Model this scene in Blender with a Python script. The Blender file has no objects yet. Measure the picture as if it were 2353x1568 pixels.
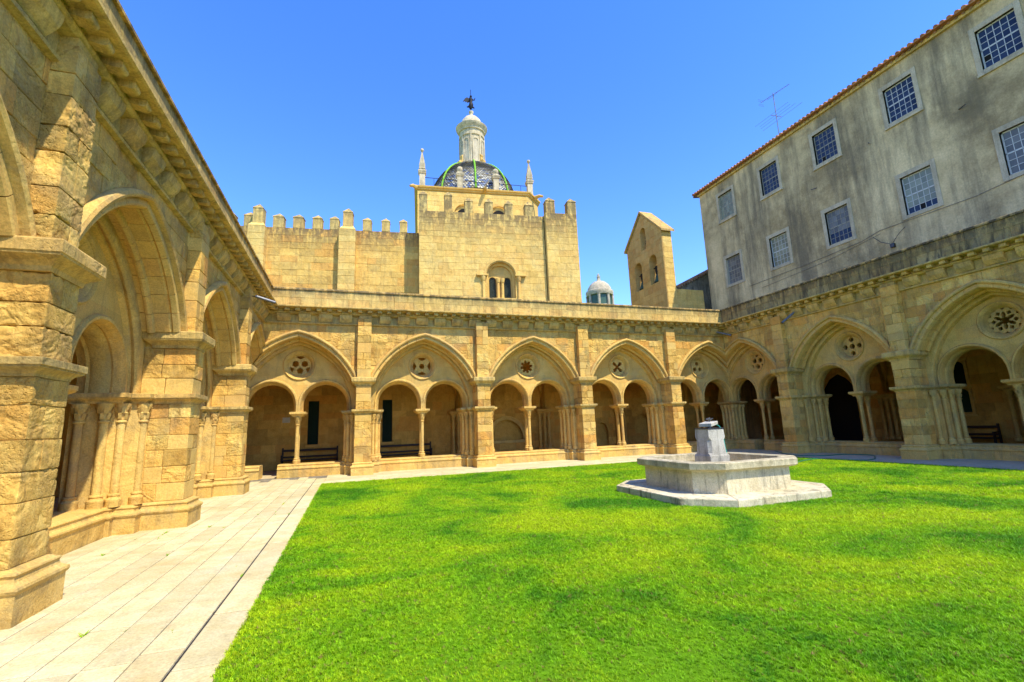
import bpy, bmesh, math, random
from math import sin, cos, pi, sqrt, radians, atan2, asin, acos
from mathutils import Vector, Matrix, noise
from mathutils.geometry import delaunay_2d_cdt
R = random.Random(7)

# ------------------------------------------------------------------ camera
scene = bpy.context.scene
CAM = Vector((0, 0, 1.6))
F_PX, W_PX = 1081.976, 2353.0
CX = Vector((0.948, -0.316, -0.037)); CDN = Vector((0.021, 0.179, -0.984)); CF = Vector((0.318, 0.932, 0.177))
CF.normalize(); CX = (CX - CF * CX.dot(CF)).normalized(); CU = CX.cross(CF).normalized()
cam = bpy.data.cameras.new("camera"); cam_o = bpy.data.objects.new("camera", cam)
scene.collection.objects.link(cam_o); scene.camera = cam_o
cam.sensor_width = 36; cam.lens = F_PX / W_PX * 36; cam.clip_start = 0.05; cam.clip_end = 2000
cam_o.matrix_world = Matrix(((CX.x, CU.x, -CF.x, CAM.x), (CX.y, CU.y, -CF.y, CAM.y), (CX.z, CU.z, -CF.z, CAM.z), (0, 0, 0, 1)))

# ------------------------------------------------------------------ sky, sun, exposure
SUN_TRAVEL = Vector((-0.30, 0.60, -1.0)).normalized()
to_sun = -SUN_TRAVEL
sun_el = asin(to_sun.z); sun_az = atan2(to_sun.x, to_sun.y)
world = bpy.data.worlds.new("World"); scene.world = world; world.use_nodes = True
wn = world.node_tree; wn.nodes.clear()
sky = wn.nodes.new("ShaderNodeTexSky"); sky.sky_type = 'NISHITA'; sky.sun_disc = False
sky.sun_elevation = sun_el; sky.sun_rotation = sun_az
sky.altitude = 100; sky.air_density = 1.0; sky.dust_density = 0.05; sky.ozone_density = 3.6
bg = wn.nodes.new("ShaderNodeBackground"); bg.inputs[1].default_value = 0.15
wo = wn.nodes.new("ShaderNodeOutputWorld")
hsv = wn.nodes.new("ShaderNodeHueSaturation"); hsv.inputs['Saturation'].default_value = 1.28; hsv.inputs['Hue'].default_value = .5175
wn.links.new(sky.outputs[0], hsv.inputs['Color']); wn.links.new(hsv.outputs[0], bg.inputs[0]); wn.links.new(bg.outputs[0], wo.inputs[0])
sl = bpy.data.lights.new("sun", 'SUN'); sl.energy = 2.4; sl.angle = radians(0.55); sl.color = (1.0, 0.93, 0.75)
so = bpy.data.objects.new("sun", sl); scene.collection.objects.link(so)
so.rotation_euler = SUN_TRAVEL.to_track_quat('-Z', 'Y').to_euler(); so.location = (10, -10, 30)
vs = scene.view_settings; vs.view_transform = 'Standard'; vs.look = 'None'; vs.gamma = 1; vs.exposure = 1.56
vs.use_curve_mapping = False
scene.cycles.max_bounces = 8; scene.cycles.diffuse_bounces = 5; scene.cycles.use_denoising = True

# ------------------------------------------------------------------ object helpers
COL = scene.collection
WPOS = {}
def thing(name, label, cat, loc=(0, 0, 0), group=None, kind=None):
    o = bpy.data.objects.new(name, None); COL.objects.link(o); o.location = loc; o.empty_display_size = .2
    o["label"] = label; o["category"] = cat
    if group: o["group"] = group
    if kind: o["kind"] = kind
    WPOS[o.name] = Vector(loc)
    return o
def wpos(o):
    return WPOS.get(o.name, Vector((0, 0, 0))) if o else Vector((0, 0, 0))
def tag(o, label=None, cat=None, group=None, kind=None):
    if label: o["label"] = label
    if cat: o["category"] = cat
    if group: o["group"] = group
    if kind: o["kind"] = kind
    return o
class MB:
    """collects faces in world coordinates; build() links them as ONE mesh object"""
    def __init__(s): s.v = []; s.f = []
    def add(s, vs, fs):
        n = len(s.v); s.v += [tuple(p) for p in vs]; s.f += [tuple(i + n for i in f) for f in fs]; return s
    def box(s, a, b, T=None):
        x0, y0, z0 = a; x1, y1, z1 = b
        p = [(x0, y0, z0), (x1, y0, z0), (x1, y1, z0), (x0, y1, z0), (x0, y0, z1), (x1, y0, z1), (x1, y1, z1), (x0, y1, z1)]
        if T: p = [T(*q) for q in p]
        return s.add(p, [(0, 3, 2, 1), (4, 5, 6, 7), (0, 1, 5, 4), (1, 2, 6, 5), (2, 3, 7, 6), (3, 0, 4, 7)])
    def build(s, name, mat, parent=None, smooth=False, origin=None, sharp=35):
        me = bpy.data.meshes.new(name)
        pw = wpos(parent)
        if origin is None:
            if parent is not None: org = pw.copy()
            elif s.v:
                xs = [p[0] for p in s.v]; ys = [p[1] for p in s.v]; zs = [p[2] for p in s.v]
                org = Vector(((min(xs) + max(xs)) / 2, (min(ys) + max(ys)) / 2, min(zs)))
            else: org = Vector((0, 0, 0))
        elif origin == 'c':
            xs = [p[0] for p in s.v]; ys = [p[1] for p in s.v]; zs = [p[2] for p in s.v]
            org = Vector(((min(xs) + max(xs)) / 2, (min(ys) + max(ys)) / 2, (min(zs) + max(zs)) / 2))
        else: org = Vector(origin)
        me.from_pydata([(p[0] - org.x, p[1] - org.y, p[2] - org.z) for p in s.v], [], s.f)
        if smooth:
            me.shade_smooth()
            me.set_sharp_from_angle(angle=radians(sharp))
        me.materials.append(mat)
        o = bpy.data.objects.new(name, me); COL.objects.link(o)
        if parent is not None: o.parent = parent
        o.location = org - pw
        WPOS[o.name] = org
        return o
def cbox_mesh(a, b, ch=.008, jit=0.0, T=None, rnd=R):
    (x0, y0, z0), (x1, y1, z1) = a, b
    lo = (min(x0, x1), min(y0, y1), min(z0, z1)); hi = (max(x0, x1), max(y0, y1), max(z0, z1))
    ch = min(ch, .3 * min(hi[i] - lo[i] for i in range(3)))
    vs = []; idx = {}
    for i in (0, 1):
        for j in (0, 1):
            for k in (0, 1):
                c = [(lo, hi)[i][0], (lo, hi)[j][1], (lo, hi)[k][2]]
                jj = [(rnd.random() - .5) * 2 * jit for _ in range(3)]
                for ax in range(3):
                    p = []
                    for t in range(3):
                        sgn = 1 if (i, j, k)[t] == 0 else -1
                        p.append(c[t] + (0 if t == ax else sgn * ch) + jj[t])
                    idx[(i, j, k, ax)] = len(vs); vs.append(T(*p) if T else tuple(p))
    fs = []
    def g(i, j, k, ax): return idx[(i, j, k, ax)]
    fs += [(g(0, 0, 0, 0), g(0, 0, 1, 0), g(0, 1, 1, 0), g(0, 1, 0, 0)), (g(1, 0, 0, 0), g(1, 1, 0, 0), g(1, 1, 1, 0), g(1, 0, 1, 0)),
           (g(0, 0, 0, 1), g(1, 0, 0, 1), g(1, 0, 1, 1), g(0, 0, 1, 1)), (g(0, 1, 0, 1), g(0, 1, 1, 1), g(1, 1, 1, 1), g(1, 1, 0, 1)),
           (g(0, 0, 0, 2), g(0, 1, 0, 2), g(1, 1, 0, 2), g(1, 0, 0, 2)), (g(0, 0, 1, 2), g(1, 0, 1, 2), g(1, 1, 1, 2), g(0, 1, 1, 2))]
    def cen(f):
        return sum((Vector(vs[i]) for i in f), Vector()) / len(f)
    C0 = sum((Vector(p) for p in vs), Vector()) / len(vs)
    ex = []
    for j in (0, 1):
        for k in (0, 1):
            ex.append((g(0, j, k, 1), g(1, j, k, 1), g(1, j, k, 2), g(0, j, k, 2)))
            ex.append((g(j, 0, k, 0), g(j, 1, k, 0), g(j, 1, k, 2), g(j, 0, k, 2)))
            ex.append((g(j, k, 0, 0), g(j, k, 1, 0), g(j, k, 1, 1), g(j, k, 0, 1)))
    for i in (0, 1):
        for j in (0, 1):
            for k in (0, 1): ex.append((g(i, j, k, 0), g(i, j, k, 1), g(i, j, k, 2)))
    out = []
    for f in fs + ex:
        a_, b_, c_ = (Vector(vs[f[0]]), Vector(vs[f[1]]), Vector(vs[f[2]]))
        n = (b_ - a_).cross(c_ - a_)
        if n.dot(cen(f) - C0) < 0: f = tuple(reversed(f))
        out.append(f)
    return vs, out
def rough_box_mesh(a, b, step=.05, amp=.012, T=None, seed=0.0):
    """a stone with a weathered, uneven surface"""
    lo = [min(a[i], b[i]) for i in range(3)]; hi = [max(a[i], b[i]) for i in range(3)]
    n = [max(2, min(28, int(round((hi[i] - lo[i]) / step)))) for i in range(3)]
    vs = []; key = {}; fs = []
    ctr = [(lo[i] + hi[i]) / 2 for i in range(3)]
    def vert(i, j, k):
        kk = (i, j, k)
        if kk in key: return key[kk]
        t = [i / n[0], j / n[1], k / n[2]]
        p = Vector([lo[q] + (hi[q] - lo[q]) * t[q] for q in range(3)])
        nrm = Vector([(-1 if kk[q] == 0 else 1) if kk[q] in (0, n[q]) else 0 for q in range(3)])
        e = sum(1 for q in nrm if q != 0)
        w = Vector(T(*p)) if T else p
        s = Vector((seed, seed * .7, 0))
        m = noise.noise(w * 1.3 + s)              # where the stone has crumbled
        m = max(0, min(1, m * 2.2 + .35))
        h = (noise.fractal(Vector((w.x * 13, w.y * 13, w.z * 26)) + s, 0.75, 2.2, 5) - .15) * m + .12 * noise.noise(w * 3 + s)
        h = min(h, .12) * amp * 2.6
        if e > 1: h -= .0015 * e + max(0, noise.noise(w * 9)) * amp * .5
        p = p + nrm * h
        key[kk] = len(vs); vs.append(T(*p) if T else tuple(p)); return key[kk]
    for ax in range(3):
        u, v = [q for q in range(3) if q != ax]
        for side in (0, 1):
            for i in range(n[u]):
                for j in range(n[v]):
                    q = []
                    for (di, dj) in ((0, 0), (1, 0), (1, 1), (0, 1)):
                        c = [0, 0, 0]; c[ax] = n[ax] * side; c[u] = i + di; c[v] = j + dj
                        q.append(vert(*c))
                    # orientation: u,v cyclic sign
                    flip = (ax == 1)
                    pos = (side == 1) != flip
                    fs.append(tuple(q) if pos else tuple(reversed(q)))
    return vs, fs
# stone bag: per thing, the stones that show largest become parts, the rest one 'stuff' part
def px_size(vs):
    c = Vector((0, 0, 0)); 
    for p in vs: c += Vector(p)
    c /= len(vs); d = c - CAM; z = d.dot(CF)
    if z < .3: return 0
    x = d.dot(CX) / z; y = d.dot(CU) / z
    if abs(x) > 1.17 or abs(y) > .8: return 0
    xs = [Vector(p).dot(CX) for p in vs[::3]]; ys = [Vector(p).dot(CU) for p in vs[::3]]
    return ((max(xs) - min(xs)) * (max(ys) - min(ys))) / (z * z)
class Bag:
    def __init__(s, th, mat, limit=295, name='stone'): s.th = th; s.mat = mat; s.items = []; s.limit = limit; s.name = name
    def add(s, vs, fs, parent, mat=None, smooth=False): s.items.append((px_size(vs), len(s.items), vs, fs, parent, mat or s.mat, smooth))
    def finish(s):
        s.items.sort(key=lambda t: -t[0])
        for i, (p, _, vs, fs, par, mat, sm) in enumerate(s.items[:s.limit]):
            m = MB(); m.add(vs, fs); m.build(s.name, mat, par, origin='c', smooth=sm)
        rest = {}
        for it in s.items[s.limit:]: rest.setdefault(it[5].name, []).append(it)
        for k, l in rest.items():
            m = MB()
            for it in l: m.add(it[2], it[3])
            o = m.build(s.name + '_facing', l[0][5], s.th, origin='c'); o["kind"] = 'stuff'

# ------------------------------------------------------------------ 2D masonry
def inpoly(p, poly):
    x, y = p; c = False; n = len(poly); j = n - 1
    for i in range(n):
        xi, yi = poly[i]; xj, yj = poly[j]
        if (yi > y) != (yj > y) and x < (xj - xi) * (y - yi) / (yj - yi) + xi: c = not c
        j = i
    return c
def cdt_regions(outer, holes, lines=()):
    vs = []; es = []
    for poly in [outer] + list(holes):
        n = len(vs); vs += [Vector(p) for p in poly]
        es += [(n + i, n + (i + 1) % len(poly)) for i in range(len(poly))]
    for a, b in lines:
        n = len(vs); vs += [Vector(a), Vector(b)]; es.append((n, n + 1))
    r = delaunay_2d_cdt(vs, es, [], 0, 1e-5)
    V = r[0]; tris = []
    for f in r[2]:
        a, b, c = (V[i] for i in f)
        ar = (b - a).cross(c - a)
        if abs(ar) < 1e-7: continue
        if ar < 0: f = (f[0], f[2], f[1])
        g = ((a.x + b.x + c.x) / 3, (a.y + b.y + c.y) / 3)
        if not inpoly(g, outer): continue
        if any(inpoly(g, h) for h in holes): continue
        tris.append((tuple(f), g))
    return V, tris
def courses_for(z0, z1, h, rnd):
    zs = [z0]
    n = max(1, round((z1 - z0) / h))
    for i in range(1, n): zs.append(z0 + (z1 - z0) * (i + rnd.uniform(-.13, .13)) / n)
    return zs + [z1]
def stones2d(outer, holes, zs, smin, smax, rnd):
    """split a wall polygon into coursed stones; returns V, {key: [tri]}, all tris"""
    u0 = min(p[0] for p in outer) - .01; u1 = max(p[0] for p in outer) + .01
    lines = [((u0, z), (u1, z)) for z in zs[1:-1]]
    joints = []
    for i in range(len(zs) - 1):
        u = u0 - rnd.uniform(0, smax); js = []
        while u < u1:
            u += rnd.uniform(smin, smax)
            if u < u1: js.append(u); lines.append(((u, zs[i]), (u, zs[i + 1])))
        joints.append(js)
    V, tris = cdt_regions(outer, holes, lines)
    d = {}
    for f, g in tris:
        i = 0
        while i < len(zs) - 2 and g[1] > zs[i + 1]: i += 1
        k = sum(1 for j in joints[i] if j < g[0])
        d.setdefault((i, k), []).append(f)
    return V, d, [f for f, g in tris]
def stone_mesh(V, tris, T, gap=.004, bev=.007, proud=0.0, back=.05):
    """T(u, n, z): n grows out of the wall"""
    ed = {}
    for f in tris:
        for i in range(3):
            e = (f[i], f[(i + 1) % 3]); ed[e] = ed.get(e, 0) + 1
    bd = [e for e in ed if (e[1], e[0]) not in ed]
    nin = {}
    for a, b in bd:
        d = (V[b] - V[a]); L = d.length
        if L < 1e-6: continue
        n = Vector((-d.y, d.x)) / L
        nin.setdefault(a, []).append(n); nin.setdefault(b, []).append(n)
    off = {}
    for k, l in nin.items():
        s = Vector((0, 0))
        for n in l: s += n
        if s.length < 1e-4: off[k] = Vector((0, 0)); continue
        s.normalize(); c = max(.5, s.dot(l[0])); off[k] = s / c
    idx = {}; vs = []; fs = []
    def front(i):
        if ('f', i) not in idx:
            p = V[i] + (off[i] * (gap + bev) if i in off else Vector((0, 0)))
            idx[('f', i)] = len(vs); vs.append(T(p.x, proud, p.y))
        return idx[('f', i)]
    def ring(i):
        if ('r', i) not in idx:
            p = V[i] + off[i] * gap
            idx[('r', i)] = len(vs); vs.append(T(p.x, proud - bev, p.y))
        return idx[('r', i)]
    def bk(i):
        if ('b', i) not in idx:
            p = V[i] + off[i] * gap
            idx[('b', i)] = len(vs); vs.append(T(p.x, -back, p.y))
        return idx[('b', i)]
    for f in tris: fs.append(tuple(front(i) for i in f))
    for a, b in bd:
        if a not in off or b not in off: continue
        fs.append((ring(a), ring(b), front(b), front(a)))
        fs.append((bk(a), bk(b), ring(b), ring(a)))
    return vs, fs
def wall_panel(bag, parent, mb, outer, holes, T, h=.3, smin=.35, smax=.75, rnd=R, gap=.004, bev=.007, relief=.006, recess=.012, zs=None, mat=None):
    zs = zs or courses_for(min(p[1] for p in outer), max(p[1] for p in outer), h, rnd)
    V, d, al = stones2d(outer, holes, zs, smin, smax, rnd)
    for k, tris in d.items():
        vs, fs = stone_mesh(V, tris, T, gap, bev, rnd.uniform(-relief, relief))
        if bag is None: mb.add(vs, fs)
        else: bag.add(vs, fs, parent, mat if not isinstance(mat, list) else rnd.choice(mat))
    # bed of mortar behind
    mb.add([T(p.x, -recess, p.y) for p in V], al)

def plate(mb, outer, holes, T, n0, n1):
    """a slab with holes, between normals n0 (back) and n1 (front)"""
    V, tris = cdt_regions(outer, holes)
    al = [f for f, g in tris]
    mb.add([T(p.x, n1, p.y) for p in V], al)
    mb.add([T(p.x, n0, p.y) for p in V], [tuple(reversed(f)) for f in al])
    ed = set()
    for f in al:
        for i in range(3): ed.add((f[i], f[(i + 1) % 3]))
    for a, b in ed:
        if (b, a) not in ed:
            A, B = V[a], V[b]
            mb.add([T(A.x, n0, A.y), T(B.x, n0, B.y), T(B.x, n1, B.y), T(A.x, n1, A.y)], [(0, 1, 2, 3)])

# ------------------------------------------------------------------ shapes
def offset_poly(poly, d):
    n = len(poly); out = []
    for i in range(n):
        p0 = Vector(poly[i - 1]); p1 = Vector(poly[i]); p2 = Vector(poly[(i + 1) % n])
        a = (p1 - p0).normalized(); b = (p2 - p1).normalized()
        na = Vector((a.y, -a.x)); nb = Vector((b.y, -b.x))
        s = na + nb
        if s.length < 1e-4: s = na
        s = s / max(.3, s.dot(na)) 
        out.append((p1.x + s.x * d, p1.y + s.y * d))
    return out
def moulded(mb, poly, prof, T, cap=True):
    """poly CCW in (u,v); prof [(z, offset)] bottom to top"""
    n = len(poly); rings = []
    for z, d in prof:
        rings.append([T(p[0], p[1], z) for p in offset_poly(poly, d)])
    vs = [p for r in rings for p in r]; fs = []
    for k in range(len(rings) - 1):
        for i in range(n):
            j = (i + 1) % n
            fs.append((k * n + i, k * n + j, (k + 1) * n + j, (k + 1) * n + i))
    if cap:
        fs.append(tuple(range(n - 1, -1, -1))); fs.append(tuple((len(rings) - 1) * n + i for i in range(n)))
    mb.add(vs, fs)
def lathe(mb, c, prof, seg=14, T=None, squash=None):
    """prof [(r,z)] ; c=(u,v)"""
    vs = []; fs = []; m = len(prof)
    for r, z in prof:
        for i in range(seg):
            a = 2 * pi * i / seg
            p = (c[0] + r * cos(a), c[1] + r * sin(a), z)
            vs.append(T(*p) if T else p)
    for k in range(m - 1):
        for i in range(seg):
            j = (i + 1) % seg
            fs.append((k * seg + i, k * seg + j, (k + 1) * seg + j, (k + 1) * seg + i))
    fs.append(tuple(range(seg - 1, -1, -1))); fs.append(tuple((m - 1) * seg + i for i in range(seg)))
    mb.add(vs, fs)
def tube(mb, pts, r, seg=8, cap=True):
    pts = [Vector(p) for p in pts]; n = len(pts); vs = []; fs = []
    prev = None
    for i, p in enumerate(pts):
        t = (pts[min(i + 1, n - 1)] - pts[max(i - 1, 0)]).normalized()
        if prev is None:
            a = Vector((0, 0, 1)) if abs(t.z) < .9 else Vector((1, 0, 0))
            x = t.cross(a).normalized()
        else: x = (prev - t * prev.dot(t)).normalized()
        prev = x; y = t.cross(x)
        rr = r[i] if isinstance(r, (list, tuple)) else r
        for k in range(seg):
            a = 2 * pi * k / seg; vs.append(p + x * (rr * cos(a)) + y * (rr * sin(a)))
    for i in range(n - 1):
        for k in range(seg):
            j = (k + 1) % seg
            fs.append((i * seg + k, i * seg + j, (i + 1) * seg + j, (i + 1) * seg + k))
    if cap: fs.append(tuple(range(seg - 1, -1, -1))); fs.append(tuple((n - 1) * seg + k for k in range(seg)))
    mb.add(vs, fs)
def fix_normals(o):
    bm = bmesh.new(); bm.from_mesh(o.data); bmesh.ops.recalc_face_normals(bm, faces=bm.faces); bm.to_mesh(o.data); bm.free()

# ------------------------------------------------------------------ materials
def nodes_of(name):
    m = bpy.data.materials.new(name); m.use_nodes = True; nt = m.node_tree; nt.nodes.clear()
    o = nt.nodes.new("ShaderNodeOutputMaterial"); b = nt.nodes.new("ShaderNodeBsdfPrincipled"); nt.links.new(b.outputs[0], o.inputs[0])
    return m, nt, b
def N(nt, t, **kw):
    n = nt.nodes.new(t)
    for k, v in kw.items(): setattr(n, k, v)
    return n
def setin(n, **kw):
    for k, v in kw.items():
        n.inputs[k.replace('_', ' ')].default_value = v
    return n
def noise_n(nt, vec, scale, detail=4, rough=.55, dist=0):
    n = N(nt, "ShaderNodeTexNoise"); n.inputs['Scale'].default_value = scale; n.inputs['Detail'].default_value = detail
    n.inputs['Roughness'].default_value = rough; n.inputs['Distortion'].default_value = dist
    nt.links.new(vec, n.inputs['Vector']); return n.outputs['Fac']
def mapping(nt, vec, scale):
    n = N(nt, "ShaderNodeMapping"); n.inputs['Scale'].default_value = scale; nt.links.new(vec, n.inputs['Vector']); return n.outputs[0]
def ramp(nt, fac, pts):
    n = N(nt, "ShaderNodeValToRGB"); nt.links.new(fac, n.inputs[0]); e = n.color_ramp.elements
    while len(e) < len(pts): e.new(.5)
    for i, (p, c) in enumerate(pts):
        e[i].position = p; e[i].color = (*c, 1) if isinstance(c, (tuple, list)) else (c, c, c, 1)
    return n.outputs[0]
def mixc(nt, fac, a, b, mode='MIX'):
    n = N(nt, "ShaderNodeMix", data_type='RGBA', blend_type=mode)
    for s, i in ((fac, 0), (a, 6), (b, 7)):
        if isinstance(s, (int, float)): n.inputs[i].default_value = s
        elif isinstance(s, tuple): n.inputs[i].default_value = (*s, 1)
        else: nt.links.new(s, n.inputs[i])
    return n.outputs[2]
def math_n(nt, op, a, b=0.0, clamp=False):
    n = N(nt, "ShaderNodeMath", operation=op); n.use_clamp = clamp
    for s, i in ((a, 0), (b, 1)):
        if isinstance(s, (int, float)): n.inputs[i].default_value = s
        else: nt.links.new(s, n.inputs[i])
    return n.outputs[0]
def stone_mat(name, cols, rnd_amt=.22, stain=.35, stain_col=(.05, .045, .035), bump=.5, pits=.5, rough=.92, grey=.0, topz=None, fine=22, orange=.25, lo=.50):
    m, nt, b = nodes_of(name)
    geo = N(nt, "ShaderNodeNewGeometry"); pos = geo.outputs['Position']
    oi = N(nt, "ShaderNodeObjectInfo")
    rnd = math_n(nt, 'FRACT', math_n(nt, 'ADD', geo.outputs['Random Per Island'], oi.outputs['Random']))
    big = noise_n(nt, pos, .55, 4, .6, .4)
    mid = noise_n(nt, pos, 3.2, 6, .65, .6)
    mix1 = math_n(nt, 'ADD', math_n(nt, 'MULTIPLY', big, .45), math_n(nt, 'MULTIPLY', mid, .55))
    base = ramp(nt, mix1, [(.34, cols[0]), (.5, cols[1]), (.66, cols[2])])
    # each stone its own tone
    tone = ramp(nt, rnd, [(0, 1 - rnd_amt), (.5, 1.0), (1, 1 + rnd_amt * .6)])
    base = mixc(nt, 1.0, base, tone, 'MULTIPLY')
    hue = math_n(nt, 'GREATER_THAN', math_n(nt, 'FRACT', math_n(nt, 'MULTIPLY', rnd, 7.31)), .74)
    base = mixc(nt, math_n(nt, 'MULTIPLY', hue, orange), base, (cols[1][0] * .95, cols[1][1] * .66, cols[1][2] * .5))
    if grey:
        gm = ramp(nt, noise_n(nt, pos, 1.1, 5, .7, .8), [(.48, 0.0), (.62, 1.0)])
        base = mixc(nt, math_n(nt, 'MULTIPLY', gm, grey), base, (.17, .155, .11))
    # grain and dirt spots
    grain = noise_n(nt, pos, 38, 5, .75)
    base = mixc(nt, 1.0, base, ramp(nt, grain, [(.3, .72), (.6, 1.12)]), 'MULTIPLY')
    if stain:
        st = noise_n(nt, mapping(nt, pos, (3.2, 3.2, .55)), 1.6, 6, .7, .5)
        sm = ramp(nt, st, [(lo, 0.0), (lo + .14, 1.0)])
        spots = ramp(nt, noise_n(nt, pos, 7.5, 6, .8, 1.2), [(.55, 0.0), (.72, 1.0)])
        f = math_n(nt, 'MULTIPLY', math_n(nt, 'MAXIMUM', sm, math_n(nt, 'MULTIPLY', spots, .6)), stain)
        if topz:
            # lichen and soot gather along the exposed top edge
            sep = N(nt, "ShaderNodeSeparateXYZ"); nt.links.new(pos, sep.inputs[0])
            mr = N(nt, "ShaderNodeMapRange"); nt.links.new(sep.outputs[2], mr.inputs[0])
            mr.inputs[1].default_value = topz[0]; mr.inputs[2].default_value = topz[1]
            k = math_n(nt, 'MULTIPLY', mr.outputs[0], ramp(nt, math_n(nt, 'ADD', math_n(nt, 'MULTIPLY', st, .62), math_n(nt, 'MULTIPLY', noise_n(nt, pos, 4.5, 5, .7), .38)), [(.40, 0.0), (.52, 1.0)]))
            f = math_n(nt, 'MAXIMUM', f, math_n(nt, 'MULTIPLY', k, topz[2]))
        base = mixc(nt, f, base, stain_col)
    nt.links.new(base, b.inputs['Base Color'])
    b.inputs['Roughness'].default_value = rough
    if 'Specular IOR Level' in b.inputs: b.inputs['Specular IOR Level'].default_value = .2
    # relief
    h1 = noise_n(nt, pos, fine, 8, .72, .3)
    er = ramp(nt, noise_n(nt, pos, 2.3, 3, .6, .6), [(.42, .15), (.62, 1.0)])
    pit = N(nt, "ShaderNodeTexVoronoi"); pit.inputs['Scale'].default_value = 26; nt.links.new(mixc(nt, .08, pos, N(nt, "ShaderNodeTexNoise").outputs['Color']), pit.inputs['Vector'])
    hp = ramp(nt, pit.outputs['Distance'], [(.0, 0.0), (.35, 1.0)])
    hh = math_n(nt, 'ADD', math_n(nt, 'MULTIPLY', math_n(nt, 'MULTIPLY', h1, er), 1.0), math_n(nt, 'MULTIPLY', math_n(nt, 'MULTIPLY', hp, er), pits * .35))
    hh = math_n(nt, 'ADD', hh, math_n(nt, 'MULTIPLY', noise_n(nt, pos, 5, 3), .5))
    bp = N(nt, "ShaderNodeBump"); bp.inputs['Strength'].default_value = bump; bp.inputs['Distance'].default_value = .035
    nt.links.new(hh, bp.inputs['Height']); nt.links.new(bp.outputs[0], b.inputs['Normal'])
    return m
def plain(name, col, rough=.6, metal=0, var=.12, sc=8, bump=0, spec=.3):
    m, nt, b = nodes_of(name)
    geo = N(nt, "ShaderNodeNewGeometry"); pos = geo.outputs['Position']
    n = noise_n(nt, pos, sc, 5, .65)
    c = mixc(nt, 1.0, col, ramp(nt, n, [(.3, 1 - var), (.7, 1 + var)]), 'MULTIPLY')
    nt.links.new(c, b.inputs['Base Color']); b.inputs['Roughness'].default_value = rough; b.inputs['Metallic'].default_value = metal
    b.inputs['Specular IOR Level'].default_value = spec
    if bump:
        bp = N(nt, "ShaderNodeBump"); bp.inputs['Strength'].default_value = bump; bp.inputs['Distance'].default_value = .01
        nt.links.new(noise_n(nt, pos, sc * 4, 5), bp.inputs['Height']); nt.links.new(bp.outputs[0], b.inputs['Normal'])
    return m
GOLD = [(0.487, 0.263, 0.050), (0.636, 0.378, 0.086), (0.700, 0.458, 0.126)]
M_gold = stone_mat("golden sandstone", GOLD, .26, .34, (.15, .10, .045), .75, 1.0, grey=.30, orange=.42)
M_gold_s = stone_mat("smooth golden limestone", [(0.574, 0.358, 0.086), (0.658, 0.422, 0.113), (0.700, 0.477, 0.146)], .10, .2, (.22, .15, .07), .3, .35, grey=.22)
M_mould = stone_mat("moulded limestone", [(0.563, 0.349, 0.081), (0.658, 0.422, 0.113), (0.710, 0.488, 0.154)], .14, .32, (.17, .125, .06), .5, .7, grey=.32)
M_rough = stone_mat("eroded sandstone", [(0.520, 0.288, 0.060), (0.686, 0.427, 0.104), (0.745, 0.535, 0.153)], .22, .36, (.17, .105, .04), 1.2, 1.1, grey=.30, fine=24)
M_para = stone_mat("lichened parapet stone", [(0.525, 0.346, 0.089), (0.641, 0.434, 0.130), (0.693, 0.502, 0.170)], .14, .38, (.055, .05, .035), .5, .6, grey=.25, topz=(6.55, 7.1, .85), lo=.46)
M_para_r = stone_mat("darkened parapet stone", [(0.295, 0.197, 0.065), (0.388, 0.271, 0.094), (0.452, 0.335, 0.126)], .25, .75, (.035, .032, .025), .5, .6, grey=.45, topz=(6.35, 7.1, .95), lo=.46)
M_ledge = stone_mat("weathered ledge stone", [(0.510, 0.328, 0.086), (0.604, 0.408, 0.122), (0.647, 0.467, 0.154)], .12, .4, (.06, .052, .035), .6, .7, grey=.3, lo=.46)
M_church = stone_mat("pale yellow church ashlar", [(0.578, 0.365, 0.089), (0.693, 0.463, 0.130), (0.746, 0.543, 0.179)], .12, .18, (.14, .10, .05), .45, .6, grey=.12, orange=.14)
M_church_top = stone_mat("sooted merlon stone", [(0.525, 0.346, 0.098), (0.651, 0.454, 0.139), (0.715, 0.523, 0.179)], .12, .5, (.08, .07, .045), .45, .6, grey=.35, topz=(13.0, 14.6, .7), lo=.46)
M_trans = stone_mat("streaked transept ashlar", [(0.578, 0.365, 0.089), (0.693, 0.463, 0.130), (0.746, 0.543, 0.179)], .13, .25, (.14, .10, .05), .5, .7, grey=.18, orange=.2, topz=(12.2, 14.3, .9))
M_nave = stone_mat("rough nave stone", [(0.530, 0.308, 0.069), (0.647, 0.408, 0.101), (0.710, 0.477, 0.139)], .16, .3, (.15, .10, .05), .6, .9, grey=.12, orange=.45, topz=(11.8, 13.3, .9))
M_inner = stone_mat("gallery wall stone", [(0.487, 0.259, 0.049), (0.616, 0.349, 0.074), (0.679, 0.418, 0.105)], .22, .15, (.10, .06, .03), .4, .5, orange=.4)
M_pale = stone_mat("white limestone", [(.47, .37, .21), (.58, .48, .30), (.64, .55, .38)], .08, .5, (.20, .17, .12), .3, .3, orange=.0, grey=.3, lo=.47)
M_turret = stone_mat("cream turret stone", [(.40, .33, .21), (.50, .42, .28), (.56, .48, .34)], .1, .5, (.14, .13, .11), .3, .3, orange=.0, grey=.4)
M_fount = stone_mat("stained white fountain stone", [(.50, .41, .23), (.63, .54, .34), (.69, .61, .42)], .05, .8, (.10, .09, .055), .45, .6, orange=.0, grey=.3, topz=(.45, .76, .5), lo=.52)
M_ped = stone_mat("grey white pedestal stone", [(.33, .30, .23), (.44, .41, .33), (.52, .49, .41)], .05, .6, (.12, .115, .095), .3, .3, orange=.0)
M_pave = stone_mat("pale limestone paving", [(.50, .40, .185), (.585, .50, .275), (.64, .57, .355)], .11, .22, (.24, .19, .12), .2, .2, orange=.12, rough=.8, fine=30)
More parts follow.
